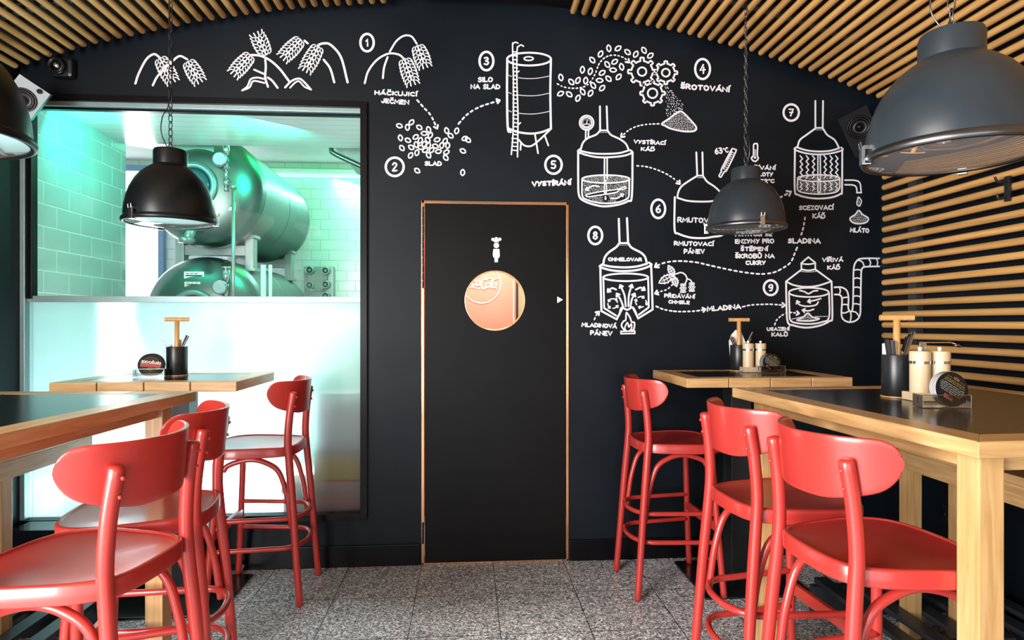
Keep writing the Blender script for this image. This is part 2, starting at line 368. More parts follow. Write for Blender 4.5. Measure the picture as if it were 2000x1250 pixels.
# door with porthole
hc = on_y(967, 587, YW); HCX, HCZ, HR = hc.x, hc.z, 0.1725
LX0, LX1, LZ0, LZ1 = -0.244, 0.561, 0.012, 2.038
bm = B(); N = 72; angs = [2*PI*k/N for k in range(N)]
for cx, cz in ((LX0, LZ0), (LX1, LZ0), (LX0, LZ1), (LX1, LZ1)):
    a = math.atan2(cz-HCZ, cx-HCX) % (2*PI); k = min(range(N), key=lambda i: abs(angs[i]-a)); angs[k] = a
def edge_pt(a):
    c, s = math.cos(a), math.sin(a); t = 1e9
    if c > 1e-9: t = min(t, (LX1-HCX)/c)
    if c < -1e-9: t = min(t, (LX0-HCX)/c)
    if s > 1e-9: t = min(t, (LZ1-HCZ)/s)
    if s < -1e-9: t = min(t, (LZ0-HCZ)/s)
    return HCX+c*t, HCZ+s*t
rows = []
for a in angs:
    ex, ez = edge_pt(a); cx, cz = HCX+HR*math.cos(a), HCZ+HR*math.sin(a)
    rows.append([bm.verts.new(p) for p in ((cx, 3.498, cz), (ex, 3.498, ez), (ex, 3.542, ez), (cx, 3.542, cz))])
for i in range(N):
    a, b = rows[i], rows[(i+1) % N]
    for k in range(4): bm.faces.new((a[k], a[(k+1) % 4], b[(k+1) % 4], b[k]))
normals(bm); door = struct('door_1', bm, M['door'])
bm = B()
for x0, x1, z0, z1 in ((-0.262, -0.2465, 0, 2.056), (0.5635, 0.577, 0, 2.056), (-0.262, 0.577, 2.0405, 2.056)):
    box(bm, x0, x1, 3.4945, 3.60, z0, z1, 0.0015)
box(bm, -0.262, 0.577, 3.4945, 3.60, 0.0005, 0.008)
obj('door_frame', bm, M['brass'], door)['label'] = 'copper coloured door frame edge'
bm = B(); lathe(bm, [(HR, 0), (HR-0.005, -0.002), (HR-0.007, 0.0), (HR-0.007, 0.04), (HR, 0.042)], 64); bake(bm, Matrix.Translation((HCX, 3.4975, HCZ)) @ Matrix.Rotation(-PI/2, 4, 'X'))
normals(bm); obj('porthole_rim', bm, M['brass'], door, True)
bm = B(); bm.faces.new([bm.verts.new((HCX+(HR-0.004)*math.cos(2*PI*k/48), 3.52, HCZ+(HR-0.004)*math.sin(2*PI*k/48))) for k in range(48)])
obj('porthole_glass', bm, M['glass'], door)
for za, zb in ((1.56, 2.02), (0.12, 0.24)):
    bm = B(); z = za
    while z < zb-0.01:
        z2 = min(z+0.044, zb); cyl(bm, (-0.2535, 3.4905, z), (-0.2535, 3.4905, z2-0.004), 0.0062, seg=12); z = z2
    box(bm, -0.2535, -0.247, 3.493, 3.497, za, zb); obj('hinge', bm, M['steel_black'], door, False)

# ------------------------------------------------------------------ flat painted marks: strokes drawn in the wall plane
PXW = 3.5/FPX
class Ink:
    def __init__(s, y=YW-0.0016, scale=PXW, proj=None): s.bm = B(); s.y = y; s.k = scale; s.proj = proj or (lambda p: on_y(p[0], p[1], YW))
    def pt(s, p): v = s.proj(p); return (v.x, v.z)
    def disc(s, c, r, n=10, sx=1.0, raw=False):
        x, z = c if raw else s.pt(c); s.cnt = getattr(s, 'cnt', 0)+1; y = s.y-(s.cnt % 16)*6e-5-3e-5
        s.bm.faces.new([s.bm.verts.new((x+r*sx*math.cos(2*PI*i/n), y, z+r*math.sin(2*PI*i/n))) for i in range(n)][::1])
    def dot(s, c, rpx, n=7): s.disc(c, rpx*s.k, n)
    def line(s, pts, w=4.0, w1=None, smooth=True, closed=False, n=5):
        P = [s.pt(p) for p in pts]; s.cnt = getattr(s, 'cnt', 0)+1; y = s.y-(s.cnt % 16)*6e-5
        if smooth and len(P) > 2: P = [tuple(v) for v in cr([(a, b, 0) for a, b in P], n, closed)]
        Q = []
        for p in P:
            if not Q or math.hypot(p[0]-Q[-1][0], p[1]-Q[-1][1]) > 1e-5: Q.append((p[0], p[1]))
        if closed and len(Q) > 2 and math.hypot(Q[0][0]-Q[-1][0], Q[0][1]-Q[-1][1]) < 1e-5: Q.pop()
        L = len(Q); V = lambda x, z, i=0: s.bm.verts.new((x, y-(0 if closed else 4e-5*i/max(1, L-1)), z))
        if L < 2:
            if L: s.disc(Q[0], w*s.k/2, 10, raw=True)
            return
        hw = [(w if w1 is None else w+(w1-w)*i/(L-1))*s.k/2 for i in range(L)]
        def dirn(a, b): d = math.hypot(b[0]-a[0], b[1]-a[1]) or 1e-9; return (b[0]-a[0])/d, (b[1]-a[1])/d
        rows = []
        for i in range(L):
            d0 = dirn(Q[i-1], Q[i]) if (i > 0 or closed) else None; d1 = dirn(Q[i], Q[(i+1) % L]) if (i < L-1 or closed) else None
            if d0 is None: d0 = d1
            if d1 is None: d1 = d0
            tx, tz = d0[0]+d1[0], d0[1]+d1[1]; tl = math.hypot(tx, tz)
            if tl < 1e-6: tx, tz, tl = d1[0], d1[1], 1.0
            tx, tz = tx/tl, tz/tl; m = min(1.35, 1/max(.2, tx*d1[0]+tz*d1[1]))*hw[i]
            rows.append((V(Q[i][0]-tz*m, Q[i][1]+tx*m, i), V(Q[i][0]+tz*m, Q[i][1]-tx*m, i)))
        for i in range(L if closed else L-1):
            a, b = rows[i], rows[(i+1) % L]; s.bm.faces.new((a[0], a[1], b[1], b[0]))
        if not closed:
            for i, sg in ((0, -1), (L-1, 1)):
                d = dirn(Q[0], Q[1]) if i == 0 else dirn(Q[-2], Q[-1]); r = hw[i]; arc = []
                for q in range(1, 5):
                    a = PI*q/5; c0, s0 = math.cos(a), math.sin(a)
                    arc.append(V(Q[i][0]+r*(-d[1]*c0+sg*d[0]*s0), Q[i][1]+r*(d[0]*c0+sg*d[1]*s0), i))
                s.bm.faces.new([rows[i][0]]+arc+[rows[i][1]])
    def poly(s, pts):
        s.cnt = getattr(s, 'cnt', 0)+1; y = s.y-(s.cnt % 16)*6e-5
        s.bm.faces.new([s.bm.verts.new((x, y, z)) for x, z in [s.pt(p) for p in pts]])
    def ell(s, cx, cy, rx, ry, w=4.0, a0=0, a1=360, n=28):
        full = abs(a1-a0) >= 360
        s.line([(cx+rx*math.cos(math.radians(a0+(a1-a0)*i/n)), cy+ry*math.sin(math.radians(a0+(a1-a0)*i/n))) for i in range(n if full else n+1)], w, smooth=False, closed=full)
    def dash(s, pts, w=3.4, dash=6.0, gap=5.0, head=7.0, hw=3.6):
        P = [(v[0], v[1]) for v in cr(pts, 10)]; acc = 0.0; cur = []
        for a, b in zip(P, P[1:]):
            d = math.hypot(b[0]-a[0], b[1]-a[1]); m = max(1, int(d/0.8))
            for i in range(m):
                t = i/m; q = (a[0]+(b[0]-a[0])*t, a[1]+(b[1]-a[1])*t); ph = acc % (dash+gap)
                if ph < dash: cur.append(q)
                elif cur: s.line([cur[0], cur[len(cur)//2], cur[-1]], w, smooth=False); cur = []
                acc += d/m
        if len(cur) > 1: s.line([cur[0], cur[-1]], w, smooth=False)
        if head: s.head(P[-1], math.atan2(P[-1][1]-P[-4][1], P[-1][0]-P[-4][0]), head, hw)
    def head(s, tip, ang, L=7.0, w=3.6, op=0.65):
        for sg in (-1, 1):
            s.line([tip, (tip[0]-L*math.cos(ang+sg*op), tip[1]-L*math.sin(ang+sg*op))], w)
    def arrow(s, pts, w=3.2, L=5.5):
        s.line(pts, w); P = cr(pts, 6); s.head(tuple(P[-1][:2]), math.atan2(P[-1][1]-P[-3][1], P[-1][0]-P[-3][0]), L, w)
    def done(s, name, parent, mat='chalk'):
        return obj(name, s.bm, M[mat], parent)
def kernel(ink, cx, cy, deg, L=12.5, W=8.0, w=3.2):
    a = math.radians(deg); c, s_ = math.cos(a), math.sin(a); pts = []
    for i in range(13):
        t = -1+2*i/12; pts.append((t*L/2, W/2*max(0, 1-t*t)**.72))
    for i in range(11, 0, -1):
        t = -1+2*i/12; pts.append((t*L/2, -W/2*max(0, 1-t*t)**.72))
    ink.line([(cx+x*c-y*s_, cy+x*s_+y*c) for x, y in pts], w, smooth=False, closed=True)
def inside(p, poly):
    x, y = p; r = False; j = len(poly)-1
    for i in range(len(poly)):
        if (poly[i][1] > y) != (poly[j][1] > y) and x < (poly[j][0]-poly[i][0])*(y-poly[i][1])/(poly[j][1]-poly[i][1])+poly[i][0]: r = not r
        j = i
    return r
def speckle(ink, poly, step=2.7, r=0.72, jit=0.55):
    xs = [p[0] for p in poly]; ys = [p[1] for p in poly]; y = min(ys)+1; row = 0
    while y < max(ys):
        x = min(xs)+(row % 2)*step/2
        while x < max(xs):
            q = (x+random.uniform(-jit, jit), y+random.uniform(-jit, jit))
            if inside(q, poly): ink.dot(q, r*random.uniform(0.8, 1.2), 6)
            x += step
        y += step*0.86; row += 1
CROPS = {1: (240, 30, 4.762), 2: (640, 40, 4.032), 3: (900, 60, 4.167), 4: (1060, 60, 4.8075), 5: (1020, 220, 6.25), 6: (1260, 260, 4.63), 7: (1500, 180, 3.472), 8: (1120, 410, 4.807), 9: (1360, 470, 5.263)}
def C_(k, *pts):
    x0, y0, s = CROPS[k]; return [(x0+a/s, y0+b/s) for a, b in pts]
# single-stroke lettering
GL = {
 'A': (.78, [[(0, 0), (.39, 1), (.78, 0)], [(.13, .34), (.65, .34)]]), 'B': (.62, [[(0, 0), (0, 1), (.4, .96), (.52, .76), (.36, .54), (0, .52)], [(.36, .54), (.62, .3), (.42, .02), (0, 0)]]),
 'C': (.66, [[(.62, .86), (.36, 1), (.08, .78), (.02, .45), (.14, .1), (.4, 0), (.64, .14)]]), 'D': (.68, [[(0, 0), (0, 1), (.4, .94), (.66, .62), (.62, .28), (.36, .03), (0, 0)]]),
 'E': (.56, [[(.56, 1), (0, 1), (0, 0), (.56, 0)], [(0, .52), (.46, .52)]]), 'G': (.7, [[(.64, .86), (.36, 1), (.04, .6), (.14, .1), (.44, 0), (.66, .2), (.66, .44), (.42, .44)]]),
 'H': (.66, [[(0, 0), (0, 1)], [(.66, 0), (.66, 1)], [(0, .5), (.66, .5)]]), 'I': (.06, [[(.03, 0), (.03, 1)]]), 'J': (.5, [[(.46, 1), (.46, .3), (.34, .02), (.12, .04), (0, .24)]]),
 'K': (.64, [[(0, 0), (0, 1)], [(.6, 1), (.02, .48), (.64, 0)]]), 'L': (.52, [[(0, 1), (0, 0), (.52, .02)]]), 'M': (.86, [[(0, 0), (.08, 1), (.43, .3), (.78, 1), (.86, 0)]]),
 'N': (.68, [[(0, 0), (0, 1), (.68, 0), (.68, 1)]]), 'O': (.74, [[(.37, 1), (.08, .8), (.02, .42), (.2, .04), (.5, .02), (.7, .32), (.68, .74), (.37, 1)]]),
 'P': (.58, [[(0, 0), (0, 1), (.4, .97), (.56, .74), (.4, .5), (0, .46)]]), 'Q': (.74, [[(.37, 1), (.08, .8), (.02, .42), (.2, .04), (.5, .02), (.7, .32), (.68, .74), (.37, 1)], [(.45, .25), (.75, -.05)]]),
 'R': (.62, [[(0, 0), (0, 1), (.4, .97), (.56, .76), (.4, .52), (0, .48)], [(.26, .5), (.62, 0)]]), 'S': (.58, [[(.54, .86), (.3, 1), (.06, .82), (.14, .58), (.44, .44), (.54, .2), (.3, 0), (.02, .14)]]),
 'T': (.68, [[(0, 1), (.68, 1)], [(.34, 1), (.34, 0)]]), 'U': (.66, [[(0, 1), (.02, .25), (.2, .01), (.46, .01), (.64, .25), (.66, 1)]]), 'V': (.7, [[(0, 1), (.35, 0), (.7, 1)]]),
 'Y': (.66, [[(0, 1), (.34, .48)], [(.68, 1), (.2, 0)]]), 'Z': (.6, [[(0, 1), (.6, 1), (0, 0), (.6, 0)]]),
 '1': (.36, [[(0, .72), (.28, 1), (.28, 0)]]), '2': (.6, [[(.02, .78), (.2, 1), (.48, .94), (.54, .68), (.02, 0), (.6, .02)]]), '3': (.56, [[(.02, .92), (.34, 1), (.5, .76), (.2, .54), (.54, .34), (.38, .02), (0, .1)]]),
 '4': (.64, [[(.42, 1), (0, .36), (.64, .42)], [(.46, .7), (.42, 0)]]), '5': (.56, [[(.54, 1), (.08, 1), (.06, .56), (.36, .6), (.54, .32), (.36, .02), (0, .08)]]), '6': (.56, [[(.46, 1), (.1, .6), (.02, .26), (.2, .0), (.46, .06), (.54, .32), (.34, .52), (.06, .34)]]),
 '7': (.56, [[(0, 1), (.56, 1), (.2, 0)], [(.1, .5), (.48, .54)]]), '8': (.54, [[(.27, .54), (.06, .76), (.27, 1), (.48, .76), (.27, .54), (.02, .26), (.27, 0), (.52, .26), (.27, .54)]]), '9': (.54, [[(.5, .66), (.24, .46), (.04, .7), (.24, 1), (.48, .9), (.5, .6), (.4, .1), (.14, .0)]]),
 '°': (.2, [[(.1, 1), (.02, .9), (.1, .8), (.18, .9), (.1, 1)]]), ' ': (.34, []), '.': (.1, [[(.05, 0), (.06, 0.02)]]), '-': (.4, [[(0, .45), (.4, .45)]]), ',': (.1, [[(.06, .05), (.0, -.15)]])}
ACC = {'Á': ('A', 'a'), 'Í': ('I', 'a'), 'Ý': ('Y', 'a'), 'É': ('E', 'a'), 'Č': ('C', 'c'), 'Ř': ('R', 'c'), 'Š': ('S', 'c'), 'Ž': ('Z', 'c'), 'Ě': ('E', 'c'), 'Ď': ('D', 'c'), 'Ů': ('U', 'r'), 'Ö': ('O', 'd'), 'Ň': ('N', 'c')}
CURVY = set('BCDGJOPQRSU2356890°')
def glyphs(txt):
    out = []; x = 0.0
    for ch in txt:
        b, a = ACC.get(ch, (ch, None)); wd, st = GL[b]
        for s_ in st: out.append(([(x+u, v) for u, v in s_], b in CURVY or len(s_) > 4 and b not in 'MENZ'))
        m = x+wd/2
        if a == 'a': out.append(([(m-.04, 1.18), (m+.16, 1.42)], False))
        if a == 'c': out.append(([(m-.2, 1.42), (m, 1.2), (m+.2, 1.42)], False))
        if a == 'r': out.append(([(m+.13*math.cos(t), 1.33+.13*math.sin(t)) for t in [i*PI/4 for i in range(9)]], False))
        if a == 'd': out += [([(m-.16, 1.25), (m-.15, 1.26)], False), ([(m+.16, 1.25), (m+.15, 1.26)], False)]
        x += wd+0.26
    return out, x-0.26
def text(ink, txt, p0, p1, h, w=2.7, jit=0.04):
    g, tw = glyphs(txt); dx, dy = p1[0]-p0[0], p1[1]-p0[1]; L = math.hypot(dx, dy); ux, uy = dx/L, dy/L; kx = (L-w)/tw
    for s_, sm in g:
        q = [(u*kx+w/2+random.uniform(-jit, jit)*h*0.4, v*(h-w)+w/2+random.uniform(-jit, jit)*h) for u, v in s_]
        ink.line([(p0[0]+u*ux+v*uy, p0[1]+u*uy-v*ux) for u, v in q], w, smooth=sm and len(q) > 2, n=4)

# ================================================================== THE MURAL
def lettering(lines, name='painted_lettering'):
    k = Ink()
    for t in lines: text(k, *t)
    return k.done(name, wall_back)
lettering([('HÁČKUJICÍ', (731, 185.5), (815, 189.5), 9.6), ('JEČMEN', (744, 201.5), (799, 205.5), 10)])
lettering([('SLAD', (829, 324), (863, 325), 9.8)])
lettering([('SILO', (933, 161), (963, 161), 10.6), ('NA SLAD', (918.7, 174.5), (977.3, 175), 10.4)])
lettering([('ŠROTOVÁNÍ', (1328, 174), (1425, 181), 11.2, 3.2)])
lettering([('VYSTÍRÁNÍ', (1038.4, 365), (1116, 362), 10.8, 3.4)])
lettering([('VYSTÍRACÍ', (1237, 281), (1300, 284), 8.6, 2.5), ('KÁĎ', (1251, 295), (1279, 296.5), 8.2, 2.5)])
lettering([('63', (1396, 302), (1412, 300), 13, 2.7), ('°C', (1413, 300), (1424, 298), 11, 2.4)])
lettering([('RMUTOVACÍ', (1322.6, 434.5), (1408, 436.5), 10.6)])
lettering([('RMUTOVACÍ', (1315.7, 480), (1394, 481.4), 9.4), ('PÁNEV', (1335, 496), (1376.6, 496), 9.8)])
lettering([('ŽÍVÁNÍ', (1472, 332.5), (1515, 332.5), 8.6, 2.5), ('LOTY', (1482, 345), (1510, 345), 8.6, 2.5), ('72°C', (1484, 358), (1513, 358), 8.6, 2.5)])
lettering([('AKTIVUJÍ SE', (1435, 462), (1508, 462), 8.4, 2.5), ('ENZYMY PRO', (1435, 476.5), (1512, 475.5), 9.6), ('ŠTĚPENÍ', (1445.5, 491), (1500, 491), 9.2), ('ŠKROBŮ NA', (1435, 505), (1513, 505), 9.8), ('CUKRY', (1455.5, 518), (1495.5, 518), 9.4)])
lettering([('SCEZOVACÍ', (1560, 411), (1628, 410.5), 10), ('KÁĎ', (1586, 427), (1612, 427.5), 10.2)])
lettering([('MLÁTO', (1659, 454), (1697.5, 455.5), 9.8)])
lettering([('SLADINA', (1538, 476), (1602.8, 476), 11, 3.0)])
lettering([('VÍŘIVÁ', (1605, 512), (1647, 512), 8.8, 2.5), ('KÁĎ', (1615, 527), (1641, 527), 9, 2.5)])
lettering([('CHMELOVAR', (1187, 510.4), (1254, 511), 8, 2.6)])
lettering([('PŘIDÁVÁNÍ', (1296.8, 581.6), (1357, 584), 8.2, 2.4), ('CHMELE', (1304.7, 593), (1347, 595), 7.6, 2.4)])
lettering([('MLADINOVÁ', (1135, 638.4), (1205, 642), 9.2, 2.8), ('PÁNEV', (1152, 655), (1196, 656.5), 10.2, 2.8)])
lettering([('MLADINA', (1380, 609), (1447.8, 604), 10.8, 3.2)])
lettering([('USAZENÍ', (1497, 646.7), (1542, 646), 7.8, 2.4), ('KALŮ', (1506, 657.4), (1538.6, 657.4), 8.4, 2.5)])
for d, cx, cy, rx, ry, dh in (('1', 717, 83.5, 13, 17, 16), ('2', 771, 326, 17.5, 18, 18), ('3', 950, 119.5, 13.5, 18, 17), ('4', 1372, 135, 14.5, 19.5, 20), ('5', 1081, 322, 16, 17.5, 17), ('6', 1285.5, 408, 13.5, 18, 17), ('7', 1545, 220, 15, 16, 16), ('8', 1162.5, 460, 13.5, 17, 17), ('9', 1505, 562, 13.5, 14.5, 15)):
    k = Ink(); k.ell(cx, cy, rx, ry, 4.6, n=32); wd = {'1': 5.5, '4': 11.5}.get(d, 10)
    text(k, d, (cx-wd/2-.6, cy+dh/2), (cx+wd/2+.6, cy+dh/2), dh, 3.2, 0); k.done('painted_number', wall_back)
# barley
def ear(k, base, tip, W=15):
    bx, by = base; dx, dy = tip[0]-bx, tip[1]-by; L = math.hypot(dx, dy); ux, uy = dx/L, dy/L; nx, ny = -uy, ux; n = max(4, int(L/8))
    for i in range(n):
        t = (i+.5)/n; wv = W*0.19*(0.8+0.4*math.sin(PI*t))
        for s_ in (-1, 1):
            c = (bx+ux*L*t+nx*s_*wv, by+uy*L*t+ny*s_*wv); kernel(k, c[0], c[1], math.degrees(math.atan2(uy, ux))+s_*20, 9.4, 6.6, 2.1)
    m = n+3
    for i in range(m):
        t = .0+1.02*i/(m-1)
        for s_ in (-1, 1):
            w0 = W*0.52*(.85+.3*math.sin(PI*t)); a = (bx+ux*L*t+nx*s_*w0, by+uy*L*t+ny*s_*w0)
            b = (a[0]+ux*2.6+nx*s_*4.4, a[1]+uy*2.6+ny*s_*4.4); c = (a[0]+ux*8.5+nx*s_*6.6, a[1]+uy*8.5+ny*s_*6.6)
            k.line([a, b, c], 1.7, 2.7, n=3)
    for s_ in (-1, 1): k.line([(tip[0]+nx*s_*3.4, tip[1]+ny*s_*3.4), (tip[0]+ux*9+nx*s_*4.4, tip[1]+uy*9+ny*s_*4.4)], 2.2, 2.8)
def barley(ears, stems):
    k = Ink()
    for b, t in ears: ear(k, b, t)
    for w_, pts in stems: k.line(pts, w_)
    return k.done('painted_barley', wall_back)
barley([(C_(1, (345, 400))[0], C_(1, (450, 590))[0]), (C_(1, (605, 430))[0], C_(1, (700, 590))[0])],
       [(4.2, C_(1, (118, 635), (150, 540), (220, 410), (290, 362), (340, 390))), (4, C_(1, (280, 652), (330, 560), (460, 430), (530, 380), (600, 410)))])
barley([(C_(1, (1335, 370))[0], C_(1, (1255, 200))[0]), (C_(1, (1190, 372))[0], C_(1, (1050, 525))[0]), (C_(1, (1655, 228))[0], C_(1, (1510, 375))[0]), (C_(1, (1820, 290))[0], C_(1, (1712, 485))[0])],
       [(4.2, C_(1, (1200, 370), (1280, 378), (1370, 420), (1460, 500), (1545, 612))), (3.8, C_(1, (1510, 672), (1570, 612), (1640, 590), (1690, 625), (1750, 692))), (3, C_(1, (1556, 675), (1600, 630), (1640, 615), (1690, 665), (1750, 692))),
        (4, C_(1, (1325, 415), (1330, 480), (1325, 580), (1350, 665))), (3.6, C_(1, (1222, 506), (1310, 545))), (4, C_(1, (1350, 580), (1390, 610), (1440, 675))), (3.4, C_(1, (1110, 700), (1160, 660), (1190, 595), (1250, 580), (1312, 592))), (3.2, C_(1, (1110, 700), (1180, 670), (1215, 612), (1318, 630))),
        (4, C_(1, (1720, 262), (1690, 237))), (4.4, [(622, 88), (632, 85), (646, 88), (666, 112), (679, 161)]), (4.2, [(632.5, 117), (645, 134), (653, 161)])])
barley([(C_(2, (605, 305))[0], C_(2, (662, 475))[0]), (C_(2, (707, 200))[0], C_(2, (758, 340))[0])],
       [(3.8, C_(2, (292, 495), (320, 400), (390, 310), (480, 262), (560, 270), (600, 302))), (3.6, C_(2, (490, 245), (540, 165), (600, 122), (660, 127), (702, 185))), (3.8, C_(2, (435, 455), (445, 370), (472, 290)))])
# malt grains
k = Ink()
for cx, cy, a in ((565, 830, 20), (628, 842, 85), (660, 803, -50), (722, 843, 35), (795, 860, 70), (760, 890, 5), (808, 905, -60), (693, 918, -35), (632, 944, 30), (573, 925, 75), (730, 945, -70), (788, 942, 50), (862, 940, -15), (925, 950, -60), (658, 1000, 35), (697, 978, 80), (760, 975, -65), (793, 985, -70), (848, 990, 20), (898, 985, -80), (945, 985, -85), (585, 1005, 55), (733, 1000, 20), (768, 1022, -35), (818, 1022, -50), (872, 1032, -10), (935, 1038, -30), (653, 1063, -60), (703, 1042, -75), (795, 1062, 60), (930, 1082, 50), (937, 868, 75), (968, 908, 40), (1016, 870, -75), (1080, 930, -25), (1105, 942, 40), (1065, 1028, 30), (705, 1183, 40), (1063, 1198, -85)):
    p = C_(2, (cx, cy))[0]; kernel(k, p[0], p[1], a, 11.6, 7.6, 2.7)
k.done('painted_malt_grains', wall_back)
k = Ink()
for cx, cy, a in ((170, 440, 75), (268, 482, 50), (330, 468, -60), (403, 470, -85), (473, 515, 55), (375, 575, 60), (448, 588, -60), (330, 635, -65), (248, 598, 40), (167, 592, -30), (372, 368, -85), (446, 383, -75), (465, 277, 50), (542, 220, -60), (620, 167, 80), (707, 167, -35), (796, 202, 40), (873, 222, -60), (950, 185, 60), (1010, 235, -40), (605, 318, 55), (675, 293, -35), (740, 340, 75), (660, 370, 5), (557, 397, -35), (533, 468, 5), (617, 452, 45), (712, 435, -50), (557, 540, -45)):
    p = C_(4, (cx, cy))[0]; kernel(k, p[0], p[1], a, 13, 7.8, 2.8)
k.done('painted_malt_grains', wall_back)
# dotted arrows
for crop, pts, kw in ((2, ((705, 628), (760, 690), (810, 745), (845, 815), (862, 852)), {}), (2, ((1030, 815), (1100, 740), (1200, 680), (1355, 630)), {}),
        (4, ((137, 500), (200, 530), (290, 542), (380, 530), (440, 490), (490, 410), (530, 310), (590, 250), (670, 230), (760, 255), (810, 300)), dict(w=2.8, dash=3.6, gap=4)),
        (4, ((1090, 875), (980, 880), (880, 900), (800, 940), (735, 1000)), dict(w=2.8, dash=3.8, gap=4)), (5, ((1400, 650), (1500, 658), (1620, 690), (1760, 750), (1880, 830), (1922, 872)), dict(w=2.9, dash=4, gap=4.4)),
        (7, ((75, 718), (100, 705), (155, 675)), dict(w=4, dash=6, gap=6, head=9)), (7, ((250, 850), (238, 920), (222, 975)), dict(head=0, dash=5)),
        (9, ((1035, 70), (1010, 130), (970, 220), (900, 275), (800, 325), (680, 343), (560, 335), (420, 315), (250, 280), (105, 247), (-5, 223), (-168, 210), (-300, 221), (-389, 250), (-428, 272)), dict(head=8)),
        (8, ((930, 700), (880, 745), (820, 765), (765, 785)), dict(w=2.8, dash=4, gap=4)), (8, ((775, 905), (850, 935), (960, 953), (1080, 953), (1180, 945), (1240, 932)), dict(w=3.2, dash=5, gap=4)),
        (9, ((475, 680), (560, 662), (680, 655), (780, 655), (910, 665)), dict(w=3, dash=5, gap=4)), (9, ((805, 865), (815, 830), (850, 790), (910, 750), (960, 738), (1055, 748)), dict(w=3, dash=4, gap=4, head=6)),
        (8, ((195, 1030), (215, 985), (240, 955)), dict(w=2.8, dash=5, gap=4))):
    k = Ink(); k.dash(C_(crop, *pts), **kw); k.done('painted_arrow', wall_back)
# silo
k = Ink(); c = lambda *p: C_(3, *p)
e = c((555, 232))[0]; k.ell(e[0], e[1], 43, 12.5, 3.8); e = c((552, 228))[0]; k.ell(e[0], e[1], 9, 3.6, 2.8)
k.line(c((378, 235), (376, 500), (382, 790), (405, 825)), 4.4); k.line(c((733, 235), (728, 500), (733, 797)), 4.2)
k.line(c((382, 792), (450, 822), (560, 838), (650, 828), (735, 797)), 4); k.line(c((470, 887), (510, 930), (550, 942), (590, 930), (650, 880), (733, 800)), 3.4)
for a in (((490, 912), (485, 970)), ((603, 842), (628, 998)), ((683, 855), (712, 935))): k.line(c(*a), 3.2)
k.line(c((465, 103), (445, 95), (428, 105), (421, 130), (428, 400), (426, 800), (411, 1008)), 2.8); k.line(c((510, 128), (490, 117), (470, 130), (458, 160), (456, 400), (465, 700), (461, 1028)), 2.8)
for i in range(26):
    y = 172+i*32; k.line(c((424 if y < 850 else 416, y), (460, y+4)), 2.4)
for y in (372, 512, 660):
    for i in range(28):
        t = i/27; x = 470+245*t; yy = y+12+26*(1-(2*t-1)**2)*0.5-14*t
        k.dot(c((x, yy))[0], 1.0)
    for i in range(3): k.dot(c((392+i*9, y-8+i*4))[0], 1.0)
k.line(c((458, 340), (474, 330)), 2.6); k.line(c((468, 765), (486, 750)), 2.6); k.done('painted_silo', wall_back)
# gears and falling grist
for cx, cy, ro, ri, rh in ((932, 385, 132, 100, 40), (1155, 395, 108, 84, 37), (1030, 588, 116, 92, 45)):
    k = Ink(); p = C_(4, (cx, cy))[0]; s_ = 1/4.8075; pts = []
    for i in range(8):
        for da, r in ((-.30, ri), (-.16, ri*1.02), (-.13, ro*.97), (0, ro), (.13, ro*.97), (.16, ri*1.02), (.30, ri)):
            a = -PI/2+i*PI/4+da; pts.append((p[0]+r*s_*math.cos(a), p[1]+r*s_*math.sin(a)))
    k.line(pts, 3.5, closed=True, n=3); k.ell(p[0], p[1], rh*s_, rh*s_, 3.4, n=20); k.done('painted_gear', wall_back)
k = Ink()
speckle(k, C_(4, (1115, 510), (1150, 505), (1215, 560), (1320, 700), (1315, 750), (1230, 790), (1180, 815), (1150, 780), (1165, 700), (1140, 620), (1160, 560)), 4.6, 1.1, 1.3)
pl = C_(4, (1118, 875), (1180, 830), (1265, 768), (1310, 765), (1395, 850), (1440, 908), (1420, 943), (1320, 946), (1200, 920), (1150, 895))
k.line(pl, 3.4, closed=True); speckle(k, pl, 2.7, 0.75); k.done('painted_grist_heap', wall_back)
def dome(k, c, pipes, cap, left, right, base, w=3.6):
    for a in pipes: k.line(c(*a), w)
    k.line(c(*cap), w-.4); a, b = c(*cap)[0], c(*cap)[-1]
    for i in range(5): k.dot((a[0]+(b[0]-a[0])*(i+.5)/5, a[1]+4), 0.85)
    k.line(c(*left), w); k.line(c(*right), w); k.line(c(*base), w)
# mash kettle (5)
k = Ink(); c = lambda *p: C_(5, *p)
dome(k, c, (((948, -75), (950, 222)), ((1030, -75), (1040, 222))), ((950, 218), (1040, 218)), ((948, 222), (900, 270), (800, 312), (740, 370), (712, 455)), ((1042, 222), (1085, 275), (1185, 322), (1262, 380), (1300, 460)), ((712, 470), (850, 497), (1000, 505), (1180, 495), (1300, 462)))
k.line(c((700, 448), (682, 480), (780, 518), (920, 545), (1080, 545), (1250, 525), (1340, 487), (1318, 460)), 3.6)
k.line(c((682, 480), (682, 800), (692, 1010), (760, 1082), (900, 1130), (1020, 1145), (1180, 1122), (1290, 1080), (1337, 1020), (1345, 487)), 4)
k.line(c((1003, 548), (1003, 825), (1018, 832)), 3); k.line(c((1035, 548), (1035, 810)), 3)
e = c((1020, 812))[0]; k.ell(e[0], e[1], 46.4, 7.8, 3.2)
k.line(c((730, 815), (732, 1010), (780, 1060), (900, 1095), (1040, 1108), (1180, 1092), (1280, 1050), (1302, 1000), (1306, 830)), 3.2)
k.line(c((1003, 860), (1003, 975), (1025, 975), (1025, 862)), 2.6)
k.line(c((780, 1005), (850, 985), (950, 965), (1150, 937), (1250, 905), (1255, 930), (1180, 945), (1140, 975), (900, 1015), (800, 1028)), 2.6, closed=True)
k.arrow(c((930, 900), (860, 895), (775, 945)), 2.8, 5); k.arrow(c((1080, 1050), (1160, 1045), (1232, 995)), 2.8, 5); k.line(c((1015, 1030), (1015, 1058)), 3.4)
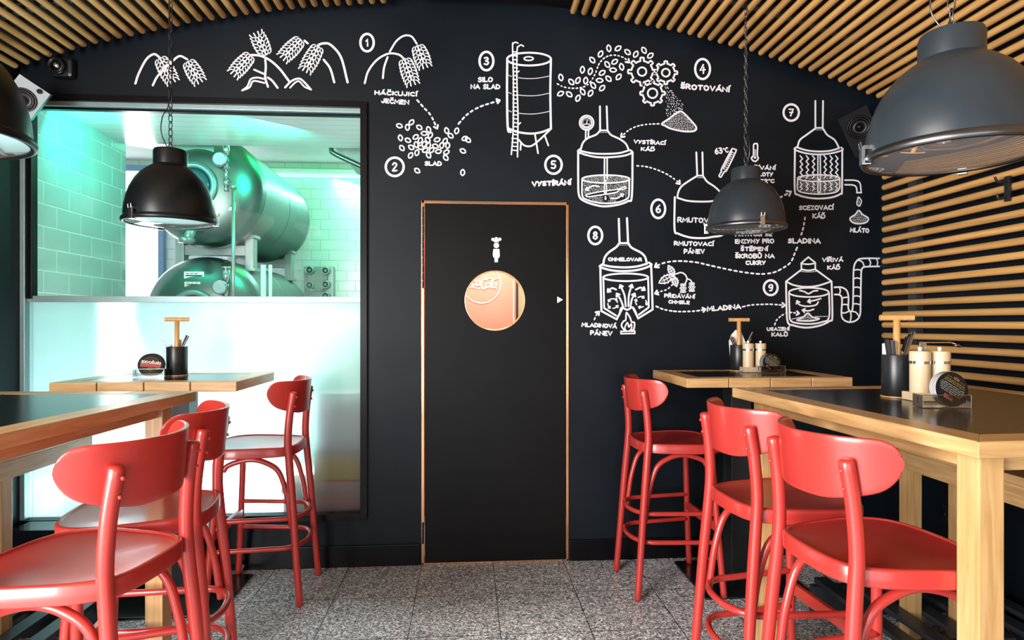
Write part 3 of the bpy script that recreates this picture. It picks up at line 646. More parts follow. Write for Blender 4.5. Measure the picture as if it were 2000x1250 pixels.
ee = [(e[0]+44*math.cos(t*PI/12), e[1]+6.4*math.sin(t*PI/12)) for t in range(24)]; speckle(k, ee, 2.5, 0.72)
speckle(k, c((745, 850), (880, 880), (1000, 890), (990, 950), (850, 972), (770, 1000), (770, 1040), (745, 1000)), 2.7, 0.72)
speckle(k, c((1040, 880), (1180, 870), (1292, 840), (1290, 990), (1260, 1050), (1240, 980), (1160, 1040), (1050, 1040), (1040, 1000), (1160, 975), (1240, 945), (1260, 900), (1150, 925), (1040, 940)), 2.7, 0.72)
speckle(k, c((800, 1045), (980, 1015), (990, 1085), (880, 1082)), 2.7, 0.72); speckle(k, c((1045, 1065), (1180, 1070), (1100, 1092), (1040, 1095)), 2.7, 0.72)
g = c((785, 125))[0]; k.ell(g[0], g[1], 13.6, 14, 3.2); k.ell(g[0], g[1], 10, 10.4, 2.4)
for i in range(9):
    a = PI+PI*i/8; k.dot((g[0]+7.2*math.cos(a), g[1]+7.2*math.sin(a)), 0.8)
k.poly([(g[0]-8, g[1]+3.5), (g[0]+8, g[1]+3.5), (g[0]+6, g[1]+1.8), (g[0]-6, g[1]+1.8)]); k.line([(g[0], g[1]+2), (g[0]+1.2, g[1]-5)], 1.8); k.line([(g[0]-7, g[1]+5), (g[0], g[1]+8), (g[0]+7, g[1]+5)], 1.6)
k.line(c((775, 215), (773, 325)), 3); k.line(c((808, 215), (806, 300)), 3); k.done('painted_kettle', wall_back)
# kettle (6)
k = Ink(); c = lambda *p: C_(6, *p)
dome(k, c, (((462, 175), (470, 385)), ((517, 175), (522, 385))), ((470, 385), (522, 385)), ((465, 390), (400, 430), (330, 480), (300, 530), (290, 580)), ((524, 390), (560, 440), (620, 480), (665, 520), (720, 580)), ((290, 585), (380, 612), (500, 620), (610, 615), (720, 588)))
k.line(c((267, 580), (265, 870), (300, 910), (400, 943), (500, 950), (600, 940), (725, 890), (745, 600)), 4); k.done('painted_kettle', wall_back)
k = Ink(); k.line(c((680, 398), (668, 385), (690, 345), (692, 320), (775, 160), (790, 142), (815, 150), (818, 170), (740, 330), (715, 350), (690, 390)), 3, closed=True)
for i in range(9): k.line(c((712+i*9.2, 325-i*18.5), (726+i*9.2, 328-i*18.5)), 1.8)
k.line(c((705, 322), (785, 165)), 2); k.done('painted_thermometer', wall_back)
k = Ink(); k.line(c((978, 200), (980, 110), (995, 97), (1015, 105), (1013, 200), (1022, 228), (1000, 255), (975, 250), (960, 225)), 3, closed=True); k.dot(c((992, 222))[0], 2.6); k.line(c((993, 215), (996, 150)), 1.8); k.done('painted_thermometer', wall_back)
# lauter tun (7)
k = Ink(); c = lambda *p: C_(7, *p)
dome(k, c, (((320, 60), (320, 240)), ((372, 60), (370, 240))), ((320, 243), (371, 243)), ((318, 248), (260, 290), (215, 325), (199, 370)), ((372, 248), (400, 290), (450, 325), (480, 378)), ((198, 376), (260, 395), (340, 403), (420, 398), (482, 380)))
k.line(c((193, 372), (180, 390), (250, 414), (340, 423), (430, 415), (503, 393), (495, 376)), 3.4); k.line(c((181, 388), (180, 660), (200, 695), (260, 714), (340, 722), (430, 714), (490, 690), (500, 660), (502, 392)), 3.8)
k.line(c((337, 425), (337, 588), (345, 592), (353, 588), (353, 425)), 2.8); k.line(c((337, 615), (337, 675), (345, 680), (353, 675), (353, 615)), 2.6)
for x in (224, 265, 307, 386, 426, 464):
    k.line(c(*[(x+(9 if i % 2 else -7), 432+i*19) for i in range(9)]), 2.6, smooth=False); k.line(c(*[(x+(7 if i % 2 else -7), 612+i*14) for i in range(5)]), 2.4, smooth=False)
e = c((342, 584))[0]; k.ell(e[0], e[1], 41, 6.6, 3); k.line(c((200, 588), (200, 660), (240, 682), (340, 692), (445, 682), (482, 655), (485, 588)), 3)
speckle(k, c((205, 575), (300, 565), (335, 562), (335, 600), (250, 595)), 2.7, .75); speckle(k, c((356, 562), (440, 567), (478, 580), (430, 597), (356, 602)), 2.7, .75); speckle(k, c((205, 600), (290, 612), (400, 612), (480, 598), (478, 650), (440, 675), (340, 685), (245, 675), (207, 652)), 2.9, .75)
k.line(c((520, 597), (590, 599), (622, 618), (630, 680)), 3); k.line(c((520, 628), (578, 631), (598, 648), (602, 680)), 3); k.line(c((600, 682), (632, 682)), 3); k.done('painted_kettle', wall_back)
k = Ink(); k.line(c((613, 712), (632, 738), (620, 772), (602, 760), (606, 728)), 2.4, closed=True); speckle(k, c((612, 722), (624, 740), (617, 765), (608, 755), (610, 730)), 2.2, .8)
pl = c((555, 855), (590, 830), (613, 803), (640, 830), (678, 855), (665, 883), (612, 893), (570, 882)); k.line(pl, 3, closed=True); speckle(k, pl, 2.6, .75); k.done('painted_draff_heap', wall_back)
# wort kettle (8)
k = Ink(); c = lambda *p: C_(8, *p)
dome(k, c, (((425, 85), (432, 305)), ((502, 78), (512, 305))), ((432, 312), (512, 312)), ((428, 315), (400, 350), (330, 400), (292, 450), (278, 515)), ((516, 315), (545, 355), (630, 400), (670, 440), (688, 500)), ((276, 516), (350, 532), (480, 540), (600, 530), (690, 505)), 4.2)
k.line(c((270, 512), (250, 535), (350, 566), (480, 575), (620, 560), (728, 520), (708, 495)), 4.2)
k.line(c((252, 540), (255, 700), (262, 950)), 4.2); k.line(c((262, 950), (405, 1027), (455, 930)), 4, smooth=False); k.line(c((728, 522), (735, 700), (742, 935)), 4.2); k.line(c((742, 935), (607, 1018), (556, 915)), 4, smooth=False)
e = c((490, 633))[0]; k.ell(e[0], e[1], 44, 7.4, 3.6); k.line(c((280, 640), (284, 780), (288, 922)), 3.6); k.line(c((288, 922), (400, 993)), 3.6); k.line(c((700, 640), (704, 780), (706, 915)), 3.6); k.line(c((706, 915), (612, 985)), 3.6)
k.line(c((430, 985), (452, 918), (505, 938), (555, 915), (590, 975)), 3.8)
for a in (((490, 905), (478, 800), (438, 705)), ((515, 905), (520, 800), (548, 702)), ((465, 905), (440, 840), (405, 785)), ((535, 905), (548, 840), (575, 785)), ((400, 748), (360, 735), (320, 770)), ((585, 748), (630, 730), (670, 752))): k.arrow(c(*a), 3.6, 6)
for a in (((385, 835), (345, 838), (328, 862)), ((322, 880), (328, 905), (345, 922)), ((370, 925), (400, 915), (418, 898)), ((412, 868), (405, 845), (390, 838)), ((605, 822), (640, 812), (662, 828)), ((678, 850), (688, 875), (682, 892)), ((655, 908), (630, 915), (610, 910)), ((592, 890), (582, 865), (590, 838))): k.arrow(c(*a), 2.4, 4)
k.done('painted_kettle', wall_back)
k = Ink(); k.line(c((478, 1132), (450, 1085), (470, 1045), (490, 1032), (497, 965), (530, 1010), (545, 1050), (572, 1060), (567, 1118), (545, 1135)), 3.2); k.line(c((492, 1132), (482, 1105), (506, 1058), (520, 1100), (541, 1070), (546, 1110), (530, 1130)), 2.8)
k.line(c((445, 1140), (575, 1138), (575, 1160), (446, 1162)), 3, smooth=False, closed=True); k.done('painted_flame', wall_back)
def leaf(k, a, b, wv, w=2.6):
    dx, dy = b[0]-a[0], b[1]-a[1]; L = math.hypot(dx, dy); ux, uy = dx/L, dy/L; pts = []
    for s_ in (1, -1):
        for i in range(11):
            t = i/10 if s_ == 1 else 1-i/10; r = s_*wv*math.sin(PI*min(1, t*1.02))**.8*(1 if i % 2 else .78)
            pts.append((a[0]+ux*L*t-uy*r, a[1]+uy*L*t+ux*r))
    k.line(pts, w, closed=True, smooth=False); k.line([a, (a[0]+ux*L*.8, a[1]+uy*L*.8)], 1.8)
    for i in range(2, 8, 2):
        for s_ in (1, -1): q = (a[0]+ux*L*i/10, a[1]+uy*L*i/10); k.line([q, (q[0]+ux*3-uy*s_*wv*.55, q[1]+uy*3+ux*s_*wv*.55)], 1.5)
k = Ink(); leaf(k, c((935, 615))[0], c((803, 685))[0], 8); leaf(k, c((945, 620))[0], c((890, 522))[0], 6); leaf(k, c((940, 625))[0], c((968, 718))[0], 6)
k.line(c((960, 602), (1010, 588), (1050, 612), (1064, 650), (1046, 695)), 2.8); k.line(c((1064, 645), (1095, 658), (1112, 682)), 2.6)
for cx, cy in ((1028, 735), (1110, 725)):
    for r_ in range(5):
        for q in range(3 if r_ % 2 == 0 else 2):
            x = cx+(q-(1 if r_ % 2 == 0 else .5))*19*(1-.1*abs(r_-2)); y = cy-32+r_*16; p = c((x, y))[0]; k.ell(p[0], p[1], 2.1, 1.9, 1.7, 0, 360, 8)
k.done('painted_hops', wall_back)
# whirlpool (9)
k = Ink(); c = lambda *p: C_(9, *p)
k.line(c((1076, 232), (1150, 170), (1222, 227)), 3.2, smooth=False); k.line(c((1077, 232), (1079, 294)), 3.2); k.line(c((1221, 227), (1221, 296)), 3.2); k.line(c((1078, 237), (1150, 243), (1220, 233)), 3); k.line(c((1078, 295), (1150, 306), (1222, 294)), 3)
for i in range(13): k.dot(c((1076+i*12.5, 316+6*math.sin(PI*i/12)))[0], 1.0)
k.line(c((1078, 298), (920, 420)), 3.4); k.line(c((1222, 296), (1388, 418)), 3.4); k.line(c((920, 420), (1000, 457), (1120, 475), (1250, 463), (1388, 418)), 3.4)
k.line(c((921, 422), (924, 600), (936, 830), (1000, 872), (1130, 894), (1270, 872), (1370, 825), (1396, 780), (1388, 420)), 3.8)
e = c((1155, 532))[0]; k.ell(e[0], e[1], 39, 9, 3.2); k.line(c((951, 535), (955, 700), (966, 818), (1050, 850), (1180, 856), (1290, 836), (1362, 788), (1362, 540)), 3.4)
k.line(c((1060, 512), (1110, 525), (1150, 546), (1200, 520), (1245, 514)), 3); k.arrow(c((1252, 630), (1225, 662), (1140, 675), (1060, 660), (1032, 618)), 3, 6); k.arrow(c((1277, 596), (1210, 615), (1142, 626)), 3, 6); k.arrow(c((1205, 705), (1150, 722), (1088, 714)), 3, 6)
pl = c((1032, 817), (1090, 790), (1145, 746), (1190, 785), (1262, 802), (1200, 822), (1120, 826)); k.line(pl, 3, closed=True); speckle(k, pl, 2.4, .7)
for i in range(10): k.dot(c((985+i*11, 806-i*2.6))[0], 1.0); k.dot(c((1225+i*13, 779))[0], 1.0)
k.done('painted_kettle', wall_back)
k = Ink(); k.line(c((1420, 480), (1490, 480), (1545, 515), (1563, 590), (1560, 690), (1583, 730), (1605, 695), (1612, 500), (1616, 290), (1645, 212), (1705, 184), (1892, 183)), 3.4)
k.line(c((1420, 553), (1475, 560), (1496, 605), (1490, 755), (1512, 812), (1572, 838), (1640, 820), (1680, 765), (1687, 640), (1691, 400), (1697, 302), (1732, 270), (1886, 265)), 3.4)
for a in (((1470, 482), (1478, 520), (1468, 553)), ((1498, 590), (1530, 583), (1562, 582)), ((1494, 660), (1528, 655), (1562, 662)), ((1494, 742), (1530, 742), (1566, 725)), ((1584, 735), (1588, 785), (1578, 836)), ((1606, 728), (1640, 738), (1668, 775)), ((1612, 650), (1650, 650), (1686, 662)), ((1613, 572), (1650, 568), (1690, 580)), ((1615, 482), (1655, 478), (1690, 492)), ((1617, 390), (1655, 384), (1692, 396)), ((1622, 303), (1660, 298), (1696, 308)), ((1662, 200), (1705, 222), (1724, 268)), ((1770, 188), (1788, 225), (1778, 266)), ((1850, 186), (1862, 225), (1852, 266))): k.line(c(*a), 2.8)
k.done('painted_pipe', wall_back)
# door marks
k = Ink(3.4968); q = lambda x, y: (880+x/5.683, 440+y/5.683)
for x, y, r in ((470, 158, 3.2), (507, 151, 3.4), (546, 156, 3.2)): k.dot(q(x, y), r, 20)
k.poly([q(478, 160), q(536, 160), q(532, 193), q(508, 186), q(484, 193)]); k.dot(q(508, 225), 5.4, 24)
k.poly([q(*p) for p in ((474, 264), (542, 264), (547, 340), (540, 361), (527, 365), (525, 411), (488, 411), (487, 365), (473, 352), (468, 325))]); k.done('cook_pictogram', door, 'white')
k = Ink(3.4968); k.poly([q(1183, 790), q(1247, 826), q(1183, 864)]); k.done('arrow_sign', door, 'white')
# ================================================================== CELLAR BEHIND THE WINDOW
bm = B(); box(bm, -2.55, -2.43, 3.62, 4.56, 0, 3.1); struct('wall_cellar_left', bm, M['tile_y'])
bm = B(); box(bm, -4.1, -0.4, 6.5, 6.6, 0, 3.2); struct('wall_cellar_back', bm, M['tile_x'])
bm = B(); box(bm, -0.52, -0.42, 3.62, 6.5, 0, 3.1); struct('wall_cellar_right', bm, M['plaster'])
bm = B(); box(bm, -4.1, -4.0, 4.5, 6.5, 0, 3.1); box(bm, -4.1, -2.47, 4.46, 4.555, 0, 3.1); struct('wall_cellar_side', bm, M['plaster'])
def boards(name):
    m = tiles(name, 'x', 9.0, 0.095, (0.72, 0.76, 0.76), (0.42, 0.46, 0.46), 0.22, msize=0.006)
    nt = m.node_tree; cb = [n for n in nt.nodes if n.type == 'COMBXYZ'][0]; sx = [n for n in nt.nodes if n.type == 'SEPXYZ'][0]
    nt.links.new(sx.outputs[1], cb.inputs[1]); return m
bm = B(); box(bm, -2.56, -0.5, 3.62, 4.5, 2.625, 2.68); struct('ceiling_cellar_front', bm, boards('white_ceiling_boards_low'))
bm = B(); box(bm, -4.1, -0.4, 4.4, 6.6, 3.02, 3.12); box(bm, -4.1, -0.4, 4.47, 4.52, 2.66, 3.02); struct('ceiling_cellar_back', bm, M['plaster'])
# daylight window of the cellar
bm = B(); w0, w1, z0, z1 = -4.0, -3.07, 0.25, 2.95
box(bm, w0, w0+0.05, 6.44, 6.5, z0, z1); box(bm, w1-0.05, w1, 6.44, 6.5, z0, z1); box(bm, w0, w1, 6.44, 6.5, z1-0.05, z1); box(bm, w0, w1, 6.44, 6.5, z0, z0+0.05)
w2 = struct('window_2', bm, paint('blue_grey_frame', (0.16, 0.26, 0.42), 0.4))
bm = B(); box(bm, w0+0.05, w1-0.05, 6.47, 6.48, z0+0.05, z1-0.05); obj('window_pane', bm, M['day'], w2)
# tanks
def tank(label, x, zc, y0, y1, R, gauge):
    t = thing('beer_tank', label, 'tank', (x, y0, zc-R), 0, 'steel tanks in the cellar')
    def lp(bm): bake(bm, Matrix.Translation((0, 0, R)))
    L = y1-y0; prof = [(0, -0.17)]
    for i in range(1, 9):
        a = i/8*PI/2; prof.append((R*math.sin(a)**0.85, -0.17*math.cos(a)))
    prof += [(R, 0.02), (R+0.004, 0.03), (R+0.004, 0.05), (R, 0.06), (R, L*.5), (R+0.002, L*.5+.003), (R, L*.5+.006), (R, L-0.06), (R+0.004, L-0.05), (R+0.004, L-.03), (R, L-.02), (R, L)]
    for i in range(7, -1, -1):
        a = i/8*PI/2; prof.append((R*math.sin(a)**0.85, L+0.17*math.cos(a)))
    bm = B(); lathe(bm, prof, 64); bake(bm, Matrix.Rotation(-PI/2, 4, 'X')); lp(bm); normals(bm)
    auto_smooth(obj('tank_shell', bm, M['steel'], t), 30)
    # manway in the front dish
    bm = B(); lathe(bm, [(0.165, 0.03), (0.17, 0.0), (0.165, -0.02), (0.13, -0.025), (0.125, -0.01), (0.125, 0.03)], 40); bake(bm, Matrix.Translation((-0.02, -0.17, 0.0)) @ Matrix.Rotation(-PI/2, 4, 'X')); lp(bm); normals(bm)
    mw = obj('manway_ring', bm, M['steel_lt'], t, True)
    bm = B(); lathe(bm, [(0, -0.012), (0.08, -0.008), (0.126, 0.004), (0.126, 0.02)], 40); bake(bm, Matrix.Translation((-0.02, -0.172, 0)) @ Matrix.Rotation(-PI/2, 4, 'X')); lp(bm); normals(bm)
    obj('manway_door', bm, paint('dark_manway_glass', (0.02, 0.10, 0.13), 0.12), mw, True)
    if gauge == 'upper':
        bm = B(); box(bm, -0.16, 0.11, -0.135, -0.125, 0.2, 0.29, .002); lp(bm); obj('name_plate', bm, M['steel_lt'], t)
        bm = B(); box(bm, -0.05, 0.03, -0.22, -0.10, -0.33, -0.25, .01); cyl(bm, (-0.01, -0.16, -0.27), (-0.01, -0.28, -0.40), 0.032); lathe(bm, [(0, -.01), (0.05, -.01), (0.055, 0.02), (0.03, 0.03), (0, 0.03)], 24, (-0.01, -0.30, -0.42)); lp(bm); normals(bm); obj('outlet_valve', bm, M['steel_lt'], t, True)
        plates = ((0.14, 0.26, -0.17, -0.11, -.125), (-0.04, 0.08, -0.30, -0.25, -.13))
    else: plates = ((-0.10, 0.04, 0.24, 0.30, -.125), (-0.09, 0.02, 0.185, 0.225, -.14))
    for a, b, c1, c2, yy in plates:
        bm = B(); box(bm, a, b, yy-.012, yy, c1, c2, .002); lp(bm); pl = obj('label_plate', bm, M['white'], t)
        bm = B(); box(bm, a+.012, b-.012, yy-.0135, yy-.0115, c1+(c2-c1)*.45, c1+(c2-c1)*.58)
        for q in range(3): box(bm, a+.015+q*.03, a+.035+q*.03, yy-.0135, yy-.0115, c1+(c2-c1)*.72, c1+(c2-c1)*.80)
        lp(bm); obj('plate_print', bm, M['steel_black'], pl)
    # sampling valve with gauge
    bm = B(); x = 0.205; y = -0.16
    for z0, z1, r in ((0.12, 0.22, .018), (0.22, 0.32, .024), (0.32, 0.335, .03), (0.05, 0.12, .013), (0.0, 0.05, .02), (-0.04, 0.0, .014)): cyl(bm, (x, y, z0), (x, y, z1), r, seg=16)
    cyl(bm, (x, y, 0.14), (x, y+0.11, 0.12), .014); lp(bm); va = obj('pressure_valve', bm, M['chrome'], t, True)
    bm = B(); cyl(bm, (x, y, 0.335), (x, y, 0.355), .012); sphere(bm, (x, y, 0.365), .02); box(bm, x-.035, x+.035, y-.012, y+.012, .343, .357, .004); lp(bm); obj('valve_knob', bm, M['rubber'], va, True)
    bm = B(); lathe(bm, [(0, .0), (.048, .0), (.052, -.006), (.052, -.03), (0, -.03)], 32); bake(bm, Matrix.Translation((x-.03, y-.05, .185)) @ Matrix.Rotation(PI/2, 4, 'X')); lp(bm); normals(bm); ga = obj('pressure_gauge', bm, M['chrome'], va, True)
    bm = B(); lathe(bm, [(0, .001), (.044, .001)], 32)
    bake(bm, Matrix.Translation((x-.03, y-.05, .185)) @ Matrix.Rotation(PI/2, 4, 'X')); lp(bm); obj('gauge_dial', bm, M['speaker_grey'], ga)
    return t
TX, TR = -1.945, 0.42
tk1 = tank('upper steel beer tank with round manway, lying on the frame', TX, 2.352, 4.73, 6.06, TR, 'upper')
tk2 = tank('lower steel beer tank under the frame, partly behind the frosted pane', TX, 1.436, 4.73, 6.06, TR, 'lower')
for yy in (4.95, 5.85):
    bm = B(); box(bm, -.3, .3, yy-4.73-.04, yy-4.73+.04, -1.015, .14, .004); obj('cradle', bm, M['steel_lt'], tk2)
t = thing('tank_frame', 'pale square tube steel frame carrying the upper tank', 'frame', (TX, 5.35, 0))
for yy in (4.92, 5.95):
    for s_ in (-1, 1):
        bm = B(); box(bm, s_*.26-.032, s_*.26+.032, yy-5.35-.045, yy-5.35+.045, 1.775, 2.03, .004); box(bm, s_*.26-.05, s_*.26+.05, yy-5.35-.06, yy-5.35+.06, 2.02, 2.045, .003); box(bm, s_*.26-.05, s_*.26+.05, yy-5.35-.06, yy-5.35+.06, 1.765, 1.785, .003); obj('post', bm, M['steel_lt'], t)
    bm = B(); box(bm, -.26, .26, yy-5.35-.03, yy-5.35+.03, 1.885, 1.965, .004); obj('crossbar', bm, M['steel_lt'], t)
bm = B(); p = on_y(458, 372, 4.55); cyl(bm, (0, 0, -1.2), (0, 0, 0), .011); cyl(bm, (0, 0, 0), (0, 0, .03), .02); cyl(bm, (0, 0, 0.015), (-.03, .02, .05), .012)
sr = obj('sight_tube', bm, M['steel_lt'], None, True, (p.x+.01, 4.5, p.z)); tag(sr, 'thin vertical pipe in front of both tanks', 'pipe')
bm = B(); p = on_y(541, 525, 4.9); cyl(bm, (0, 0, -p.z), (0, 0, .0), .018); cyl(bm, (.05, 0, -p.z), (.05, 0, .0), .012)
sr = obj('white_hose', bm, M['plaster'], None, True, (p.x, 5.0-.42, p.z)); tag(sr, 'pair of pale pipes standing before the lower tank', 'pipe')
# valve panel
a = on_y(594, 521, 6.44); b2 = on_y(652, 585, 6.44)
t = thing('valve_panel', 'perforated steel panel with round valves on tiled cellar wall', 'panel', ((a.x+b2.x)/2, 6.46, b2.z-.12))
W2 = (b2.x-a.x)/2; Hh = a.z-b2.z+.12
m, nt, pb = new_mat('perforated_steel'); tc = nt.nodes.new('ShaderNodeTexCoord'); vo = nt.nodes.new('ShaderNodeTexVoronoi'); vo.inputs['Scale'].default_value = 62; vo.inputs['Randomness'].default_value = 0
rp = nt.nodes.new('ShaderNodeValToRGB'); rp.color_ramp.interpolation = 'CONSTANT'; rp.color_ramp.elements[0].color = (.03, .05, .05, 1); rp.color_ramp.elements[1].position = .36; rp.color_ramp.elements[1].color = (.45, .5, .5, 1)
nt.links.new(tc.outputs['Object'], vo.inputs['Vector']); nt.links.new(vo.outputs['Distance'], rp.inputs['Fac']); nt.links.new(rp.outputs['Color'], pb.inputs['Base Color']); pb.inputs['Roughness'].default_value = .35; pb.inputs['Metallic'].default_value = .4
bm = B(); box(bm, -W2, W2, -.02, .035, 0, Hh, .003); obj('back_plate', bm, m, t)
for px, py in ((604, 527.5), (635, 528.5), (604, 557), (635, 555.5), (635, 578)):
    c0 = on_y(px, py, 6.38)-Vector(t.location); bm = B(); lathe(bm, [(0, 0), (.016, 0), (.018, -.004), (.026, -.004), (.028, 0), (.04, 0), (.043, -.01), (.043, -.04), (.03, -.05), (.02, -.06), (.02, -.10)], 28)
    bake(bm, Matrix.Translation(c0) @ Matrix.Rotation(PI/2, 4, 'X')); normals(bm); v = obj('valve', bm, M['steel_lt'], t, True)
    bm = B(); lathe(bm, [(.0165, .0012), (.0275, .0012)], 24); bake(bm, Matrix.Translation(c0) @ Matrix.Rotation(PI/2, 4, 'X')); obj('valve_ring', bm, M['rubber'], v)
bm = B()
for px in (606, 637): a = on_y(px, 530, 6.42); b2 = on_y(px, 556, 6.42); cyl(bm, a-Vector(t.location), b2-Vector(t.location), .012)
a = on_y(606, 566, 6.42); b2 = on_y(634, 567, 6.42); cyl(bm, a-Vector(t.location), b2-Vector(t.location), .012); obj('pipework', bm, M['steel_lt'], t, True)
# green LED batten and wall unit
a = on_y(490, 338, 6.44); b2 = on_y(700, 341, 6.44)
t = thing('led_batten', 'green glowing light batten high on the cellar back wall', 'light', ((a.x+b2.x)/2, 6.44, a.z))
bm = B(); box(bm, -1.1, .62, -.03, .055, -.02, .0, .003); obj('light_tube', bm, M['led'], t)
bm = B(); box(bm, -1.1, .62, -.02, .055, .0, .05, .003); obj('batten_body', bm, M['plaster'], t)
t = thing('cooling_unit', 'pale wall unit with bent pipe at the right end of the cellar ceiling', 'unit', (-0.9, 4.75, 2.70))
bm = B(); v0 = [(-.20, 0, .10), (.35, 0, .10), (.35, 0, -.25), (.0, 0, -.12)]; va = [bm.verts.new(p) for p in v0]; vb = [bm.verts.new((x, y+.35, z)) for x, y, z in v0]
bm.faces.new(va[::-1]); bm.faces.new(vb)
for i in range(4): bm.faces.new((va[i], va[(i+1) % 4], vb[(i+1) % 4], vb[i]))
normals(bm); obj('unit_body', bm, paint('grey_unit_paint', (.42, .50, .48), .5), t)
bm = B(); tube(bm, cr([(-.14, -.02, .08), (-.13, -.03, -.02), (-.10, -.03, -.06), (.1, -.02, -.15), (.3, 0, -.24)], 6), .018); obj('pipe', bm, M['steel'], t, True)
# blurred boxes behind the frosted pane
def crate(label, x, y, z, sx, sy, sz, mat, lid):
    t = thing('crate', label, 'crate', (x, y, z)); bm = B(); box(bm, -sx/2, sx/2, -sy/2, sy/2, 0, sz, .01); obj('crate_body', bm, M[mat], t)
    bm = B(); box(bm, -sx/2-.01, sx/2+.01, -sy/2-.01, sy/2+.01, sz*.86, sz*.93, .005); obj('rim', bm, M[lid], t)
crate('blurred grey box behind the frosted pane, upper right of the bar stool', -0.70, 3.71, 0.62, .33, .22, .34, 'greybox', 'greybox')
crate('blurred yellowish crate behind the frosted pane, under the grey box', -0.71, 3.72, 0.46, .34, .24, .155, 'yellow', 'greybox')
crate('blurred pinkish grey crate behind the frosted pane, lowest', -0.80, 3.72, 0.001, .50, .26, .455, 'pinkbox', 'greybox')
# ================================================================== CORRIDOR BEHIND THE DOOR
bm = B(); box(bm, -0.41, 1.2, 5.1, 5.2, 0, 2.6); struct('wall_corridor_back', bm, M['cream'])
bm = B(); box(bm, 1.1, 1.2, 3.62, 5.1, 0, 2.6); box(bm, -0.42, -0.40, 3.62, 5.1, 0, 2.6); struct('wall_corridor_side', bm, M['cream'])
bm = B(); box(bm, -0.42, 1.2, 3.62, 5.2, 2.5, 2.6); struct('ceiling_corridor', bm, M['cream'])
FY = 4.35; fx1 = on_y(1008, 587, FY).x
t = thing('drinks_fridge', 'coral red drinks fridge with white script logo seen through the porthole', 'fridge', (fx1-.35, FY, 0))
bm = B(); box(bm, -.35, .35, 0, .6, .05, 1.95, .008); obj('cabinet', bm, M['fridge'], t)
bm = B(); box(bm, .330, .3345, -.004, .0, .06, 1.94); obj('door_edge_line', bm, M['white'], t)
bm = B(); box(bm, .3505, .366, .0, .6, .05, 1.95); obj('door_seal', bm, M['rubber'], t)
k = Ink(FY-.003, FY/FPX, lambda p: on_y(p[0], p[1], FY)); k.ell(940.7, 554.4, 37.5, 37.5, 1.6, n=48)
q = lambda *p: [(880+x/5.683, 440+y/5.683) for x, y in p]
for pts, w0 in ((((150, 620), (185, 580), (165, 570), (120, 620), (110, 670), (140, 700), (190, 690)), 2.6), (((272, 622), (252, 618), (236, 650), (246, 672), (276, 660)), 2.4), (((222, 640), (204, 634), (192, 660), (206, 674), (222, 655), (222, 640)), 2.4),
        (((322, 622), (300, 618), (286, 648), (296, 672), (316, 650), (326, 622), (316, 660), (334, 668)), 2.4), (((334, 630), (348, 624)), 2),
        (((402, 606), (408, 590), (388, 586), (356, 612), (338, 655), (346, 692), (372, 704), (400, 682)), 3.2), (((366, 590), (386, 600), (440, 588), (480, 600), (530, 590)), 2.2), (((432, 645), (414, 640), (396, 668), (404, 692), (422, 688), (436, 660), (430, 645)), 2.6),
        (((444, 680), (476, 610), (470, 596), (452, 640), (446, 686), (460, 692)), 2.2), (((506, 648), (486, 646), (468, 676), (478, 696), (496, 680), (512, 646), (500, 684), (510, 698)), 2.5), (((170, 694), (220, 684), (270, 690), (300, 702), (318, 696)), 2.0)):
    k.line(q(*pts), w0*.72)
o = k.done('white_script_logo', t, 'white'); o.matrix_parent_inverse = Matrix.Translation(-Vector(t.location))
# ================================================================== SLAT CLADDING
def dowel_mesh(L, R=0.0172):
    bm = B(); prof = [(0, 0), (R*.75, 0.0008), (R*.93, .004), (R, .010)]+[(R, L*i/10) for i in range(1, 10)]+[(R, L-.01), (R*.93, L-.004), (0, L)]
    lathe(bm, prof, 14); bake(bm, Matrix.Rotation(PI/2, 4, 'X')); normals(bm); return bm
def dowels(parent, pts, L):
    proto = None
    for x, y, z in pts:
        if proto is None: proto = obj('dowel', dowel_mesh(L), M['dowel'], parent, True); d = proto
        else: d = proto.copy(); COL.objects.link(d)
        d.location = (x, y, z); d.rotation_euler = (0, random.uniform(0, 6.28), 0)
DR = 6.668; DY = 3.425
def arc_pts(x0, x1):
    out = []; a0 = math.asin((x0-VC[0])/DR); a1 = math.asin((x1-VC[0])/DR); n = round(abs(a1-a0)*DR/0.0622)
    for i in range(n+1):
        a = a0+(a1-a0)*i/n; out.append((VC[0]+DR*math.sin(a), VC[1]+DR*math.cos(a)))
    return out
for nm, x0, x1, lab in (('left', -2.385, -0.463, 'left half of the curved ceiling lined with round wooden slats'), ('right', 0.590, 2.385, 'right half of the curved ceiling lined with round wooden slats')):
    t = thing('ceiling_slat_panel', lab, 'slat panel', ((x0+x1)/2, DY, 2.6)); lx, lz = t.location.x, t.location.z
    pts = [(x-lx, random.uniform(-.006, .006), z-lz) for x, z in arc_pts(x0, x1)]; dowels(t, pts, 5.0)
    for yy in (-0.35, -1.6, -2.9, -4.4):
        bm = B(); prev = None
        for x, z in arc_pts(x0, x1):
            a = math.atan2(x-VC[0], z-VC[1]); q4 = [bm.verts.new((VC[0]+r*math.sin(a)-lx, yy+dy, VC[1]+r*math.cos(a)-lz)) for r in (DR+.014, DR+.05) for dy in (-.02, .02)]
            if prev:
                for i, j in ((0, 1), (1, 3), (3, 2), (2, 0)): bm.faces.new((prev[i], prev[j], q4[j], q4[i]))
            prev = q4
        normals(bm); obj('batten', bm, M['slat_black'], t)
t = thing('wall_slat_panel', 'right wall panel of horizontal round wooden slats', 'slat panel', (2.385, 3.37, 1.0))
dowels(t, [(0, random.uniform(-.004, .004), 0.049+.0607*i) for i in range(27)], 4.6)
for yy in (3.17, 2.37, 1.5, .5):
    bm = B(); box(bm, .016, .062, yy-3.37-.03, yy-3.37+.03, .02, 1.68, .002); obj('batten', bm, paint('slate_batten_paint', (.022, .028, .034), .5), t)
